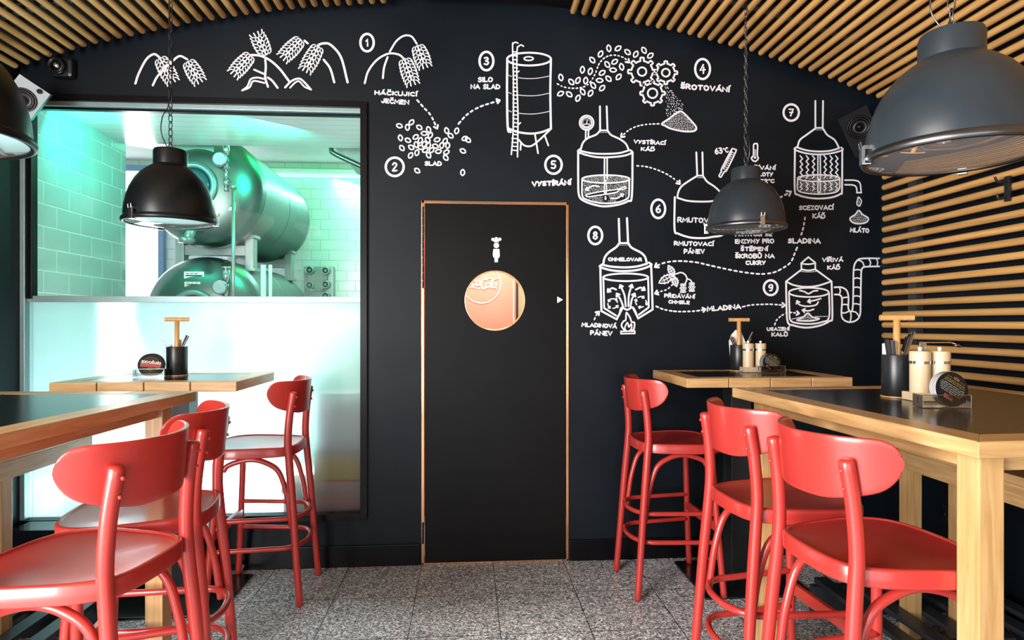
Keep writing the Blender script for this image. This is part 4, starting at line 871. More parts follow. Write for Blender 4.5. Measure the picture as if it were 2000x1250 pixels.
# ================================================================== TABLES
def slab(t, w, d, zt, th, border, blocks, mat_top='top_black'):
    """table top centred on the origin: mitred oak border (end grain blocks on the y- side) round a black panel"""
    x0, x1, y0, y1 = -w/2, w/2, -d/2, d/2
    for side in ('left', 'right', 'back', 'front'):
        bm = B()
        if side in ('left', 'right'):
            s_ = -1 if side == 'left' else 1
            q4 = [(s_*w/2, y0), (s_*w/2, y1), (s_*(w/2-border), y1-border), (s_*(w/2-border), y0+border)]
            polys = [q4]
        else:
            s_ = -1 if side == 'front' else 1; polys = []; n = blocks; g = .0025
            for i in range(n):
                a, b = -w/2+w*i/n+(g if i else 0), -w/2+w*(i+1)/n-(g if i < n-1 else 0)
                ai, bi = max(a, -w/2+border), min(b, w/2-border)
                polys.append([(a, s_*d/2), (b, s_*d/2), (bi, s_*(d/2-border)), (ai, s_*(d/2-border))])
        for q4 in polys:
            lo = [bm.verts.new((x, y, zt-th)) for x, y in q4]; hi = [bm.verts.new((x, y, zt)) for x, y in q4]
            bm.faces.new(lo); bm.faces.new(hi)
            for i in range(4): bm.faces.new((lo[i], lo[(i+1) % 4], hi[(i+1) % 4], hi[i]))
        normals(bm); bmesh.ops.bevel(bm, geom=[e for e in bm.edges], offset=.0018, segments=1, affect='EDGES')
        obj('border_board', bm, M['oak_y' if side in ('left', 'right') else 'oak'], t)
    bm = B(); box(bm, x0+border, x1-border, y0+border, y1-border, zt-th+.002, zt-.0012); obj('top_panel', bm, M[mat_top], t)['label'] = 'black table top panel'
def bar_table(label, corner, ang, w, d, sgn):
    """corner = far inner corner (towards the room's middle); sgn +1: table extends to +x"""
    ca_, sa_ = math.cos(ang), math.sin(ang); lx, ly = sgn*w/2, -d/2
    t = thing('bar_table', label, 'table', (corner[0]+lx*ca_-ly*sa_, corner[1]+lx*sa_+ly*ca_, 0), ang, 'tall tables in the foreground')
    slab(t, w, d, 1.1, .038, .085, 4); q = .032; ix, iy = w/2-.06-q, d/2-.06
    ix2 = w/2-.06
    for sx in (-1, 1):
        for sy in (-1, 1):
            bm = B(); box(bm, sx*ix-q if sx < 0 else sx*ix-q, sx*ix+q, sy*(iy-q)-q, sy*(iy-q)+q, 0, 1.062, .003); obj('leg', bm, M['oak_z'], t)
        bm = B(); box(bm, sx*ix-.0115-.004*sx, sx*ix+.0115-.004*sx, -iy+2*q, iy-2*q, 1.014, 1.062, .002); obj('apron', bm, M['oak_y'], t)
    for sy in (-1, 1):
        bm = B(); box(bm, -ix+q, ix-q, sy*(iy-q)-.012, sy*(iy-q)+.012, 1.014, 1.062, .002); obj('apron', bm, M['oak'], t)
    return t
tR = bar_table('tall oak table with black top, right foreground', (1.071, 2.426), math.radians(2.4), 1.03, 1.153, 1)
tL = bar_table('tall oak table with black top, left foreground', (-1.043, 2.444), math.radians(-3.4), .89, 1.15, -1)
def wall_table(label, x0, x1, y0, y1):
    t = thing('pedestal_table', label, 'table', ((x0+x1)/2, (y0+y1)/2, 0), 0, 'small tables at the back wall')
    slab(t, x1-x0, y1-y0, 1.1, .045, .085, 4); yc = .10
    bm = B(); box(bm, -.055, .055, yc-.055, yc+.055, .012, 1.045, .004); obj('column', bm, M['steel_black'], t)
    bm = B(); box(bm, -.2, .2, yc-.15, yc+.15, 1.043, 1.055, .002); obj('support_plate', bm, M['steel_black'], t)
    bm = B(); box(bm, -.28, .28, yc-.27, yc+.20, 0, .012, .003); obj('base_plate', bm, M['gloss_black'], t)
    return t
wtL = wall_table('small oak edged table in front of the frosted window pane', -1.835, -1.036, 2.835, 3.375)
wtR = wall_table('small oak edged table against the black wall under the mural', 1.036, 1.855, 2.845, 3.385)
# ================================================================== BENCHES AND FOOTRESTS
def bench(label, xf, xw, y0, y1, inset=0.0):
    t = thing('high_bench', label, 'bench', ((xf+xw)/2, (y0+y1)/2, 0), 0, 'high benches along the side walls'); w2 = abs(xw-xf)/2; s_ = 1 if xw > xf else -1; h2 = (y1-y0)/2
    bm = B(); box(bm, -w2, w2, -h2, h2, .82, .85, .004); obj('seat', bm, M['oak_y'], t)
    bm = B(); box(bm, -s_*w2, -s_*w2+s_*.025, -h2+.05, h2-.05, .748, .82, .003); obj('apron', bm, M['oak_y'], t)
    for sy in (-1, 1):
        ly = sy*(h2-.035)-(inset if sy > 0 else 0); bm = B(); box(bm, -s_*w2+s_*.003, -s_*w2+s_*.06, ly-.03, ly+.03, 0, .82, .003); obj('leg', bm, M['oak_z'], t)
    return t
bench('high oak bench along the right wall behind the right foreground table', 1.83, 2.366, 0.75, 2.50)
bench('high oak bench along the left wall behind the left foreground table', -1.80, -2.405, 0.75, 3.14, .56)
def footrest(label, x0, x1, y0, y1, h, skip):
    t = thing('slatted_footrest', label, 'footrest', ((x0+x1)/2, (y0+y1)/2, 0), 0, 'slatted footrests under the tables'); w2, d2 = (x1-x0)/2, (y1-y0)/2; n = 6
    for i in range(n):
        x = -w2+(i+.5)*2*w2/n; bm = B(); box(bm, x-.032, x+.032, -d2, d2, h-.022, h, .002); obj('slat', bm, M['slat_black'], t)
    for yy in (-d2+.04, d2-.04):
        bm = B(); box(bm, -w2, w2, yy-.02, yy+.02, 0, h-.022, .002); obj('bearer', bm, M['slat_black'], t)
footrest('black slatted footrest on the floor below the right side bench', 1.60, 2.38, 2.20, 2.80, .16, 0)
footrest('black slatted footrest on the floor below the left side bench', -2.35, -1.57, 2.20, 2.86, .16, 0)
bm = B(); box(bm, -.5, .5, -.08, .08, 0, .285, .004); o = obj('ledge_box', bm, M['gloss_black'], None, False, (-1.85, 3.40, .0125)); tag(o, 'low black glossy box on the floor under the frosted window pane', 'box')
# ================================================================== BAR STOOLS
def stool_proto():
    t = thing('bar_stool', 'stool', 'bar stool', (0, 0, 0), 0, 'red bentwood bar stools'); R = M['red']
    out = cr([(-.207, 0), (-.204, .07), (-.193, .12), (-.168, .152), (-.11, .181), (-.02, .2), (.07, .213), (.14, .205), (.19, .175), (.215, .12), (.225, .05), (.225, -.05), (.215, -.12), (.19, -.175), (.14, -.205), (.07, -.213), (-.02, -.2), (-.11, -.181), (-.168, -.152), (-.193, -.12), (-.204, -.07)], 3, True)
    bm = B(); rings = []
    for ins, z in ((.003, .715), (0, .718), (0, .757), (.002, .761), (.006, .763), (.012, .763), (.0145, .7585), (.03, .756), (.08, .751), (.14, .748)):
        rings.append([bm.verts.new((.036+(p[0]-.01)*(1-ins/.205), p[1]*(1-ins/.205), z)) for p in out])
    n = len(out)
    for a, b in zip(rings, rings[1:]):
        for i in range(n): bm.faces.new((a[i], a[(i+1) % n], b[(i+1) % n], b[i]))
    c0 = bm.verts.new((.036, 0, .747)); bm.faces.new(rings[0][::-1])
    for i in range(n): bm.faces.new((rings[-1][i], rings[-1][(i+1) % n], c0))
    normals(bm); auto_smooth(obj('seat', bm, M['red'], t), 38)
    for s_ in (-1, 1):
        bm = B(); P = cr([(-.215, .185*s_, .008), (-.197, .178*s_, .22), (-.176, .170*s_, .5), (-.158, .163*s_, .70), (-.152, .161*s_, .80), (-.160, .158*s_, .92), (-.176, .155*s_, 1.022)], 5)
        tube(bm, P, [.0162+.0026*min(1, i/12) for i in range(len(P))], 14, round_end=True); lg = obj('rear_post', bm, R, t, True)
        bm = B(); cyl(bm, (-.2155, .1852*s_, 0), (-.2145, .1848*s_, .012), .0135, seg=14); obj('foot_cap', bm, M['rubber'], lg)
        for z, x in ((1.002, -.1735), (.958, -.1665)):
            bm = B(); sphere(bm, (x-.018, .1565*s_, z), .0062, 10); obj('rivet', bm, R, lg, True)
        bm = B(); tube(bm, cr([(.172, .168*s_, .718), (.184, .18*s_, .5), (.205, .205*s_, .16), (.216, .214*s_, .008)], 5), .0162, 14); lg = obj('front_leg', bm, R, t, True)
        bm = B(); cyl(bm, (.2165, .2145*s_, 0), (.2155, .2138*s_, .012), .0135, seg=14); obj('foot_cap', bm, M['rubber'], lg)
        bm = B(); P = cr([(-.165, .148*s_, .375), (-.158, .146*s_, .43), (-.142, .146*s_, .53), (-.105, .148*s_, .64), (-.045, .15*s_, .685), (.02, .152*s_, .702), (.085, .153*s_, .692), (.135, .155*s_, .672), (.150, .158*s_, .65)], 5)
        tube(bm, P, .0128, 12, round_end=True); obj('side_arch', bm, R, t, True)
    for z, k in ((.41, 1.0), (.27, 1.05)):
        h = [(.190, .182*k, z), (.10, .172*k, z), (-.06, .155*k, z), (-.135, .145*k, z), (-.180, .112*k, z), (-.205, .06, z), (-.211, 0, z)]
        bm = B(); tube(bm, cr(h+[(x, -y, zz) for x, y, zz in h[-2::-1]], 4), .0115, 12); obj('foot_ring', bm, R, t, True)
    bm = B(); box(bm, .180, .200, -.182, .182, .325, .370, .004); obj('footrest_bar', bm, R, t)
    # curved backrest
    bm = B(); NS, NZ = 44, 8; RB = .232; XC = -.207+RB; half = .268
    tops = lambda s_: -.0-.050*max(0, (abs(s_)/half-.80)/.20)**2.2-.006*(1-min(1, abs(s_)/.16))
    def bots(s_):
        u = abs(s_)/half; return -.166*(1-.40*max(0, (u-.25)/.75)**1.7) if u < .85 else None
    grid = []
    for i in range(NS+1):
        s_ = half*math.sin(PI*(i/NS-.5)); u = abs(s_)/half
        e = math.sqrt(max(0, 1-max(0, (u-.74)/.26)**2.6)); zt_full = -.005*(1-u); zb_full = -.168*(1-.36*max(0, (u-.25)/.75)**1.6); mid = (-.055)
        zt = mid+(zt_full-mid)*e; zb = mid+(zb_full-mid)*e; row = []
        for j in range(NZ+1):
            z = zt+(zb-zt)*j/NZ; a = s_/RB; lean = -.10*(z+.06)
            row.append((XC-RB*math.cos(a)+lean, RB*math.sin(a), 1.084+z, math.cos(a), math.sin(a), u))
        grid.append(row)
    F = [[bm.verts.new((x+.0065*c_, y-.0065*sn, z)) for x, y, z, c_, sn, u in r] for r in grid]
    K = [[bm.verts.new((x-.0065*c_, y+.0065*sn, z)) for x, y, z, c_, sn, u in r] for r in grid]
    for i in range(NS):
        for j in range(NZ):
            bm.faces.new((F[i][j], F[i+1][j], F[i+1][j+1], F[i][j+1])); bm.faces.new((K[i][j], K[i][j+1], K[i+1][j+1], K[i+1][j]))
        bm.faces.new((F[i][0], K[i][0], K[i+1][0], F[i+1][0])); bm.faces.new((F[i][NZ], F[i+1][NZ], K[i+1][NZ], K[i][NZ]))
    for j in range(NZ):
        bm.faces.new((F[0][j], F[0][j+1], K[0][j+1], K[0][j])); bm.faces.new((F[NS][j], K[NS][j], K[NS][j+1], F[NS][j+1]))
    bmesh.ops.remove_doubles(bm, verts=bm.verts, dist=1e-5); normals(bm)
    es = [e for e in bm.edges if len(e.link_faces) == 2 and e.calc_face_angle(0) > .9]
    bmesh.ops.bevel(bm, geom=es, offset=.0045, segments=3, affect='EDGES', profile=.5)
    auto_smooth(obj('backrest', bm, R, t), 60)
    return t
STOOLS = [('red bar stool nearest the viewer on the right, at the right foreground table', (1.083, 1.606), 4.8),
    ('second red bar stool on the right, between the nearest stool and the wall table', (1.068, 2.090), 4.5),
    ('far right red bar stool beside the small table against the black wall', (1.038, 3.160), 2.5),
    ('red bar stool nearest the viewer on the left, at the left foreground table', (-.968, 1.662), 173.0),
    ('second red bar stool on the left, partly behind the nearest left one', (-1.024, 2.105), 190.0),
    ('far left red bar stool in front of the frosted window pane', (-1.022, 3.205), 180.0)]
proto = stool_proto()
for i, (lab, (x, y), a) in enumerate(STOOLS):
    o = proto if i == 0 else copy_tree(proto); o.location = (x, y, 0); o.rotation_euler = (0, 0, math.radians(a)); o['label'] = lab
# ================================================================== PENDANT LAMPS
def chain_mesh(L, r=.0019, pitch=.030, hl=.019, hw=.0085):
    bm = B(); n = int(L/pitch)
    for i in range(n):
        z = (i+.5)*pitch; P = []
        for k in range(14):
            a = 2*PI*k/14; u, v = hw*math.cos(a), hl*math.sin(a)
            P.append((u, 0, z+v) if i % 2 == 0 else (0, u, z+v))
        tube(bm, P, r, 6, closed=True)
    return bm
def pendant(label, x, y, zr, mat, chmat, chain_len, dx_c=0.0, rz=0.0, R=.21, kz=1.02):
    t = thing('pendant_lamp', label, 'lamp', (x, y, zr), rz, 'industrial pendant lamps'); k = R/.21
    pr = [(.196, .004), (.1975, .03), (.194, .062), (.186, .098), (.172, .135), (.152, .170), (.128, .198), (.103, .218), (.082, .231), (.074, .236)]
    bm = B(); lathe(bm, [(r*k, z*kz) for r, z in pr]+[((r-.003)*k, (z-.002)*kz) for r, z in pr[::-1]], 48); normals(bm); sh = auto_smooth(obj('shade', bm, [mat, M['shade_in']], t), 40)
    for p in sh.data.polygons:
        c = p.center; n = p.normal
        if n.x*c.x+n.y*c.y < 0 and c.z < .232*kz: p.material_index = 1
    bm = B(); lathe(bm, [(.0745*k, .232*kz), (.0745*k, .29*kz), (.071*k, .299*kz), (.06*k, .302*kz), (0, .303*kz)], 40); normals(bm); auto_smooth(obj('neck_cap', bm, mat, t), 40)
    bm = B(); lathe(bm, [(.196*k, .012), (.2*k, .014), (.206*k, .008), (.208*k, .0), (.206*k, -.007), (.199*k, -.009), (.192*k, -.006), (.192*k, .004)], 56); normals(bm); auto_smooth(obj('rim_ring', bm, M['shade_black'] if mat == M['shade_black'] else M['chain'], t), 60)
    bm = B(); lathe(bm, [(.194*k, -.003), (.15*k, -.011), (.08*k, -.017), (0, -.019)], 48); obj('glass_cover', bm, M['lens'], t, True)
    bm = B(); lathe(bm, [(.02, .2*k), (.022, .16*k), (.035, .12*k), (.037, .10*k), (.03, .075*k), (0, .065*k)], 20); normals(bm); obj('bulb', bm, M['paper'], t, True)
    for a in (0, 2*PI/3, 4*PI/3):
        bm = B(); c, s_ = math.cos(a), math.sin(a); box(bm, -.004, .004, -.011, .011, -.012, .030, .001); box(bm, -.014, .0, -.009, .009, .026, .036, .001); box(bm, -.018, .004, -.011, .011, -.014, -.010, .001); tube(bm, [(.004, -.008, .03), (.006, -.008, .044), (.006, .008, .044), (.004, .008, .03)], .0015, 6)
        bake(bm, Matrix.Rotation(a, 4, 'Z') @ Matrix.Translation((.211*k, 0, 0))); obj('clip', bm, M['chrome'], t)
    bm = chain_mesh(chain_len); bake(bm, Matrix.Translation((0, 0, .300*kz))); obj('chain', bm, chmat, t, True)
    bm = B(); zt = .300*kz; tube(bm, cr([(.01, 0, zt), (.045, .0, zt+.06), (.04, 0, zt+.13), (.008, 0, zt+.2), (-.012, 0, zt+.4), (.006, 0, zt+.6), (.0, 0, zt+chain_len)], 6), .0022, 6); obj('cable', bm, chmat, t, True)
    bm = B(); P = [(.014*math.cos(2*PI*i/14), 0, zt+chain_len+.008+.014*math.sin(2*PI*i/14)) for i in range(14)]; tube(bm, P, .0025, 6, closed=True); cyl(bm, (0, 0, zt+chain_len+.02), (0, 0, zt+chain_len+.06), .005); obj('ceiling_hook', bm, chmat, t, True)
    return t
def pend_at(label, cxp, rimy, zr, mat, chmat, rz=0, R=.21):
    p = on_z(cxp, rimy, zr); top = vault_z(p.x, DR-.02)-zr-.306-.045
    return pendant(label, p.x, p.y, zr, mat, chmat, top, 0, rz, R)
pend_at('black pendant lamp hanging in front of the cellar window', 333, 434, 1.792, M['shade_black'], M['chain_black'], math.radians(247), .186)
pend_at('dark grey pendant lamp in the distance, hanging before the mural', 1456.5, 446, 1.846, M['shade'], M['chain'], math.radians(267), .2)
pend_at('largest dark grey pendant lamp, upper right foreground', 1858, 303, 1.785, M['shade'], M['chain'], math.radians(163), .203)
pend_at('dark pendant lamp cut off by the left edge of the photo', -140, 262, 1.81, M['shade_black'], M['chain_black'], math.radians(95))
# ================================================================== SPEAKERS, SENSOR, HOOK, SOCKET
def cone(bm, c, r, ang): pass
def speaker(label, loc, rot, w_, h_, d_, matf, drivers, matd):
    t = thing('loudspeaker', label, 'speaker', loc); t.rotation_euler = rot
    bm = B(); box(bm, -w_/2, w_/2, 0, d_, -h_/2, h_/2, .004); obj('cabinet', bm, M['steel_black'], t)
    bm = B(); box(bm, -w_/2, w_/2, -.008, .001, -h_/2, h_/2, .002); obj('front_panel', bm, matf, t)
    for dx, dz, r in drivers:
        bm = B(); lathe(bm, [(r, .0), (r*.97, -.006), (r*.88, -.008), (r*.80, -.002), (r*.78, .0)], 36); bake(bm, Matrix.Translation((dx, -.009, dz)) @ Matrix.Rotation(-PI/2, 4, 'X')); normals(bm); rg = obj('driver_ring', bm, matd, t, True)
        bm = B(); lathe(bm, [(r*.79, -.002), (r*.72, -.006), (r*.66, .0), (r*.3, .0025), (r*.26, -.004), (r*.15, -.011), (0, -.013)], 36); bake(bm, Matrix.Translation((dx, -.0125, dz)) @ Matrix.Rotation(-PI/2, 4, 'X')); normals(bm); obj('driver_cone', bm, matd, rg, True)
    return t
speaker('pale grey fronted loudspeaker tilted in the corner above the window', (-2.185, 3.2, 2.475), (math.radians(20), math.radians(30), math.radians(38)), .14, .17, .13, M['speaker_grey'], [(0.0, -.012, .058), (.03, .068, .012)], M['steel_black'])
speaker('black loudspeaker in the dark corner behind the large pendant lamp', (2.17, 3.25, 2.42), (math.radians(18), math.radians(-22), math.radians(-38)), .15, .24, .14, M['speaker_black'], [(0, .03, .062), (0, -.075, .022)], M['skirt'])
p = on_y(119, 131, 3.45)
t = thing('wall_spotlight', 'small black spotlight on the wall under the left ceiling slats', 'spotlight', (p.x, 3.45, p.z))
bm = B(); box(bm, -.055, .055, .0, .05, -.05, .055, .018); obj('housing', bm, M['steel_black'], t)
bm = B(); lathe(bm, [(.042, .0), (.045, .01), (.042, .03), (.03, .034), (.028, .012), (.027, .0)], 28); bake(bm, Matrix.Translation((-.012, .0, 0)) @ Matrix.Rotation(PI/2, 4, 'X')); normals(bm); obj('bezel', bm, M['gloss_black'], t, True)
bm = B(); sphere(bm, (-.012, -.012, 0), .02, 14); obj('lens', bm, M['chrome'], t, True)
p = on_y(1909, 370, 2.53)
t = thing('coat_hook', 'black double coat hook fixed to the wooden slats of the right wall', 'hook', (2.364, p.y, p.z+.0)); t.location.z = 1.36+(632-370)/FPX*(p.x*_sa+p.y*_ca)
bm = B(); box(bm, -.012, .002, -.012, .012, -.05, .06, .002); obj('plate', bm, M['steel_black'], t)
bm = B(); tube(bm, cr([(-.01, 0, .035), (-.05, 0, .035), (-.065, 0, .055)], 5), .005, 8, round_end=True); tube(bm, cr([(-.01, 0, -.03), (-.045, 0, -.04), (-.055, 0, -.02)], 5), .005, 8, round_end=True); obj('prong', bm, M['steel_black'], t, True)
t = thing('power_socket', 'black power socket low on the right wall beneath the bench', 'socket', (XR-.001, 2.96, .39)); 
bm = B(); box(bm, -.012, 0, -.041, .041, -.041, .041, .004); obj('face_plate', bm, M['gloss_black'], t)
bm = B(); lathe(bm, [(.024, 0), (.026, -.003), (.021, -.003), (.019, .004), (0, .006)], 28); bake(bm, Matrix.Translation((-.013, 0, 0)) @ Matrix.Rotation(PI/2, 4, 'Y')); normals(bm); obj('socket_well', bm, M['gloss_black'], t, True)
# crumpled paper on the floor
p = on_z(469, 1111, .02); bm = B(); bmesh.ops.create_icosphere(bm, subdivisions=2, radius=.026)
for v in bm.verts: v.co *= random.uniform(.55, 1.15); v.co.z *= .75
bake(bm, Matrix.Translation((0, 0, .018))); o = obj('crumpled_paper', bm, M['paper'], None, False, (p.x, p.y, .012)); tag(o, 'crumpled scrap of paper on the floor by the far left stool leg', 'litter')
# ================================================================== THINGS ON THE TABLES
ZT = 1.1
def pot(label, x, y, rz, r=.047, h=.15, grp='cutlery pots'):
    t = thing('cutlery_pot', label, 'cutlery pot', (x, y, ZT), rz, grp)
    bm = B(); lathe(bm, [(0, .003), (r-.002, .003), (r, .006), (r, h-.002), (r-.001, h), (r-.003, h-.002), (r-.003, .01), (0, .01)], 40); normals(bm); auto_smooth(obj('cup', bm, M['steel_black'], t), 40)
    bm = B(); lathe(bm, [(0, 0), (r+.003, 0), (r+.003, .004), (0, .005)], 40); normals(bm); obj('base_disc', bm, M['handle_wood'], t)
    bm = B(); cyl(bm, (0, 0, .01), (0, 0, .272), .0115, seg=20); obj('handle_post', bm, M['handle_wood'], t, True)
    bm = B(); cyl(bm, (-.055, 0, .281), (.055, 0, .281), .0105, seg=20); auto_smooth(obj('handle_bar', bm, M['handle_wood'], t), 50)
    return t
def cutlery(kind, label, px_, py_, base, top, handle='black', grp=None):
    """a knife or fork standing in a pot: base and top in world metres"""
    b = Vector(base); d = Vector(top)-b; L = d.length
    t = thing(kind, label, kind, base, 0, grp); q = d.to_track_quat('Z', 'Y').to_euler(); t.rotation_euler = q
    hm = M['rubber'] if handle == 'black' else M['chrome']
    bm = B(); box(bm, -.0035, .0035, -.0012, .0012, 0, L*.55); obj('blade', bm, M['chrome'], t)
    bm = B(); box(bm, -.0075, .0075, -.0035, .0035, L*.5, L, .003); h = auto_smooth(obj('handle', bm, hm, t), 40)
    if handle == 'black':
        bm = B(); box(bm, -.0078, .0078, -.0012, .0012, L*.5, L-.001); obj('tang', bm, M['chrome'], t)
def napkin(label, x, y, z0, pts, rz, grp=None):
    bm = B(); lo = [bm.verts.new((u, -.004, v)) for u, v in pts]; hi = [bm.verts.new((u, .004, v)) for u, v in pts]
    bm.faces.new(lo); bm.faces.new(hi[::-1]); n = len(pts)
    for i in range(n): bm.faces.new((lo[i], lo[(i+1) % n], hi[(i+1) % n], hi[i]))
    normals(bm); o = obj('paper_napkin', bm, M['paper'], None, False, (x, y, z0)); o.rotation_euler = (0, 0, rz); tag(o, label, 'napkin', grp)
def mill(label, x, y, z, rz, writing, k=1.0, r=.0315):
    t = thing('pepper_mill', label, 'pepper mill', (x, y, z), rz, 'wooden mills'); h1, h2 = .098*k, .142*k; r *= k
    bm = B(); lathe(bm, [(0, 0), (r, 0), (r, h1), (0, h1)], 36); normals(bm); bd = auto_smooth(obj('mill_body', bm, M['beech'], t), 40)
    bm = B(); lathe(bm, [(0, h1), (r+.0004, h1), (r+.0004, h1+.0095), (0, h1+.0095)], 36); normals(bm); auto_smooth(obj('metal_band', bm, M['chrome'], t), 40)
    bm = B(); lathe(bm, [(0, h1+.0095), (r+.001, h1+.0095), (r+.001, h2-.003), (r-.002, h2), (0, h2)], 36); normals(bm); auto_smooth(obj('mill_head', bm, M['beech'], t), 40)
    bm = B(); lathe(bm, [(0, h2), (.006, h2), (.006, h2+.003), (.0035, h2+.004), (.0065, h2+.008), (.006, h2+.012), (0, h2+.014)], 20); normals(bm); obj('top_nut', bm, M['white'], t, True)
    if writing:
        g, tw = glyphs(writing); bm = B(); Lw = .082*k; hh = .009
        for s_, sm in g:
            P = []
            for u, v in (cr([(a, b, 0) for a, b in s_], 3) if sm and len(s_) > 2 else [Vector((a, b, 0)) for a, b in s_]) if False else [(a, b) for a, b in s_]:
                a = math.radians(-137)-(v-.5)*hh/r; P.append(((r+.0002)*math.cos(a), (r+.0002)*math.sin(a), .006+u/tw*Lw))
            tube(bm, P, .00055, 5)
        o = obj('engraved_lettering', bm, M['handle_wood'], bd)
def tray(label, x, y, rz, w_, d_, hz, opener=True):
    t = thing('mill_stand', label, 'stand', (x, y, ZT), rz, 'wooden mill stands')
    bm = B(); box(bm, -w_/2, w_/2, -d_/2, d_/2, 0, hz, .002); obj('wooden_base', bm, M['beech'], t)
    if opener:
        bm = B(); box(bm, -.012, .012, d_/2-.006, d_/2-.003, hz-.02, .195, .0005); obj('bracket', bm, M['chrome'], t)
        bm = B(); box(bm, -.012, .085, d_/2-.028, d_/2-.003, .193, .197, .001); br = obj('handle_strip', bm, M['chrome'], t)
        bm = B(); lathe(bm, [(.022, 0), (.024, .002), (.022, .004), (.012, .004), (.010, .002), (.012, 0), (.022, 0)], 28); bake(bm, Matrix.Translation((.10, d_/2-.016, .186)) @ Matrix.Rotation(math.radians(24), 4, 'Y') @ Matrix.Diagonal((1, .62, 1, 1))); normals(bm); obj('bottle_opener', bm, M['chrome'], br, True)
        bm = B(); lathe(bm, [(0, .001), (.0115, .002)], 20); bake(bm, Matrix.Translation((.10, d_/2-.016, .186)) @ Matrix.Rotation(math.radians(24), 4, 'Y') @ Matrix.Diagonal((1, .62, 1, 1))); obj('opener_insert', bm, M['rubber'], br)
    return t
def coaster(label, loc, rz, tilt, spin, face, R=.0535, th=.0035, grp='drink coasters'):
    """a round card coaster standing on edge; its printed face looks along local -y"""
    t = thing('drink_coaster', label, 'coaster', loc, 0, grp); t.rotation_euler = (tilt, 0, rz)
    bm = B(); cyl(bm, (0, -th/2, R), (0, th/2, R), R, seg=56); bm2 = bm
    o = obj('card_disc', bm, [M['card'], M['coaster']], t)
    for p in o.data.polygons: p.material_index = 1 if abs(p.normal.y) > .5 else 0
    if not face: return t
    ca_, sa_ = math.cos(spin), math.sin(spin); yy = -th/2-.0005
    class CI(Ink):
        def pt(s, p): u, v = p; return (u*ca_-v*sa_, R+u*sa_+v*ca_)
    def ci(): i = CI(yy, 1.0); return i
    mm = .001
    if face == 'logo':
        k = ci(); k.ell(0, 0, 37*mm, 37*mm, .9*mm, 200, 345); k.ell(0, 0, 37*mm, 37*mm, .9*mm, 20, 165); k.ell(0, 0, 28*mm, 28*mm, .8*mm, 215, 325); k.ell(0, 0, 28*mm, 28*mm, .8*mm, 35, 145); k.ell(0, 18*mm, 9*mm, 4*mm, .8*mm)
        k.line([(-8*mm, 24*mm), (-9*mm, 31*mm), (-4*mm, 27*mm), (0, 33*mm), (4*mm, 27*mm), (9*mm, 31*mm), (8*mm, 24*mm)], 1.1*mm, smooth=False, closed=True)
        for s_ in (-1, 1): k.line([(-46*mm, s_*11.5*mm), (46*mm, s_*11.5*mm)], .9*mm)
        k.done('gold_print', t, 'gold')
        k = ci(); k.poly([(-44*mm, -9*mm), (44*mm, -9*mm), (44*mm, 9*mm), (-44*mm, 9*mm)]); k.done('red_band', t, 'redprint')
        k = ci(); k.y -= .0003; text(k, 'KRUŠOVICE', (-42*mm, -6*mm), (42*mm, -6*mm), 13*mm, 2.6*mm, 0); o = k.done('coaster_lettering', t, 'white')
    else:
        k = ci(); k.line([(-8*mm, 33*mm), (-9*mm, 39*mm), (-4*mm, 36*mm), (0, 41*mm), (4*mm, 36*mm), (9*mm, 39*mm), (8*mm, 33*mm)], 1.1*mm, smooth=False, closed=True)
        for s_ in (-1, 1): k.line([(s_*14*mm, 33*mm), (s_*32*mm, 33*mm)], .5*mm)
        for row, (v, hw) in enumerate(((25, 33), (18.5, 36))): dashes(k, v, hw, 3.6, mm)
        k.done('gold_print', t, 'gold')
        k = ci()
        for v, hw in ((10, 40), (4, 42), (-2, 40), (-8, 38), (-14, 34)): dashes(k, v, hw, 2.6, mm)
        k.done('white_print', t, 'greyprint')
        k = ci(); k.poly([(-16*mm, -33*mm), (16*mm, -33*mm), (16*mm, -22*mm), (-16*mm, -22*mm)]); k.done('red_band', t, 'redprint')
        k = ci(); k.y -= .0003; text(k, 'KRUŠOVICE', (-14*mm, -30*mm), (14*mm, -30*mm), 5*mm, 1.0*mm, 0); k.done('coaster_lettering', t, 'white')
    return t
def dashes(k, v, hw, h, mm):
    """a line of print too small to read: little upright strokes in word groups"""
    x = -hw; 
    while x < hw:
        n = random.randint(3, 7)
        for i in range(n):
            if x > hw: break
            a = random.choice((0, .5, 1)); k.line([(x*mm, (v-h/2)*mm), ((x+a)*mm, (v+h/2)*mm)], .55*mm, smooth=False)
            if random.random() < .5: k.line([(x*mm, (v+random.choice((-h/2, 0, h/2)))*mm), ((x+1.2)*mm, (v+random.choice((-h/2, 0, h/2)))*mm)], .5*mm, smooth=False)
            x += 2.1
        x += 2.0
def holder(label, x, y, rz, w_=.13, d_=.05, h=.035):
    t = thing('coaster_holder', label, 'coaster holder', (x, y, ZT), rz, 'steel coaster holders')
    bm = B(); box(bm, -w_/2, w_/2, -d_/2, d_/2, .0, .002); obj('base', bm, M['chrome'], t)
    for s_ in (-1, 1):
        bm = B(); box(bm, s_*w_/2-.001, s_*w_/2+.001, -d_/2, d_/2, 0, h, .0005); sd = obj('side_plate', bm, M['chrome'], t)
        bm = B(); box(bm, s_*w_/2-.0013, s_*w_/2+.0013, -.003, .003, h*.3, h*.85); obj('slot', bm, M['rubber'], sd)
    bm = B(); box(bm, -w_/2, w_/2, -d_/2-.001, -d_/2+.001, 0, h); obj('front_plate', bm, M['acrylic'], t)
    bm = B(); tube(bm, [(-w_/2, -d_/2, h), (w_/2, -d_/2, h)], .001, 6); obj('front_rail', bm, M['chrome'], t)
    return t
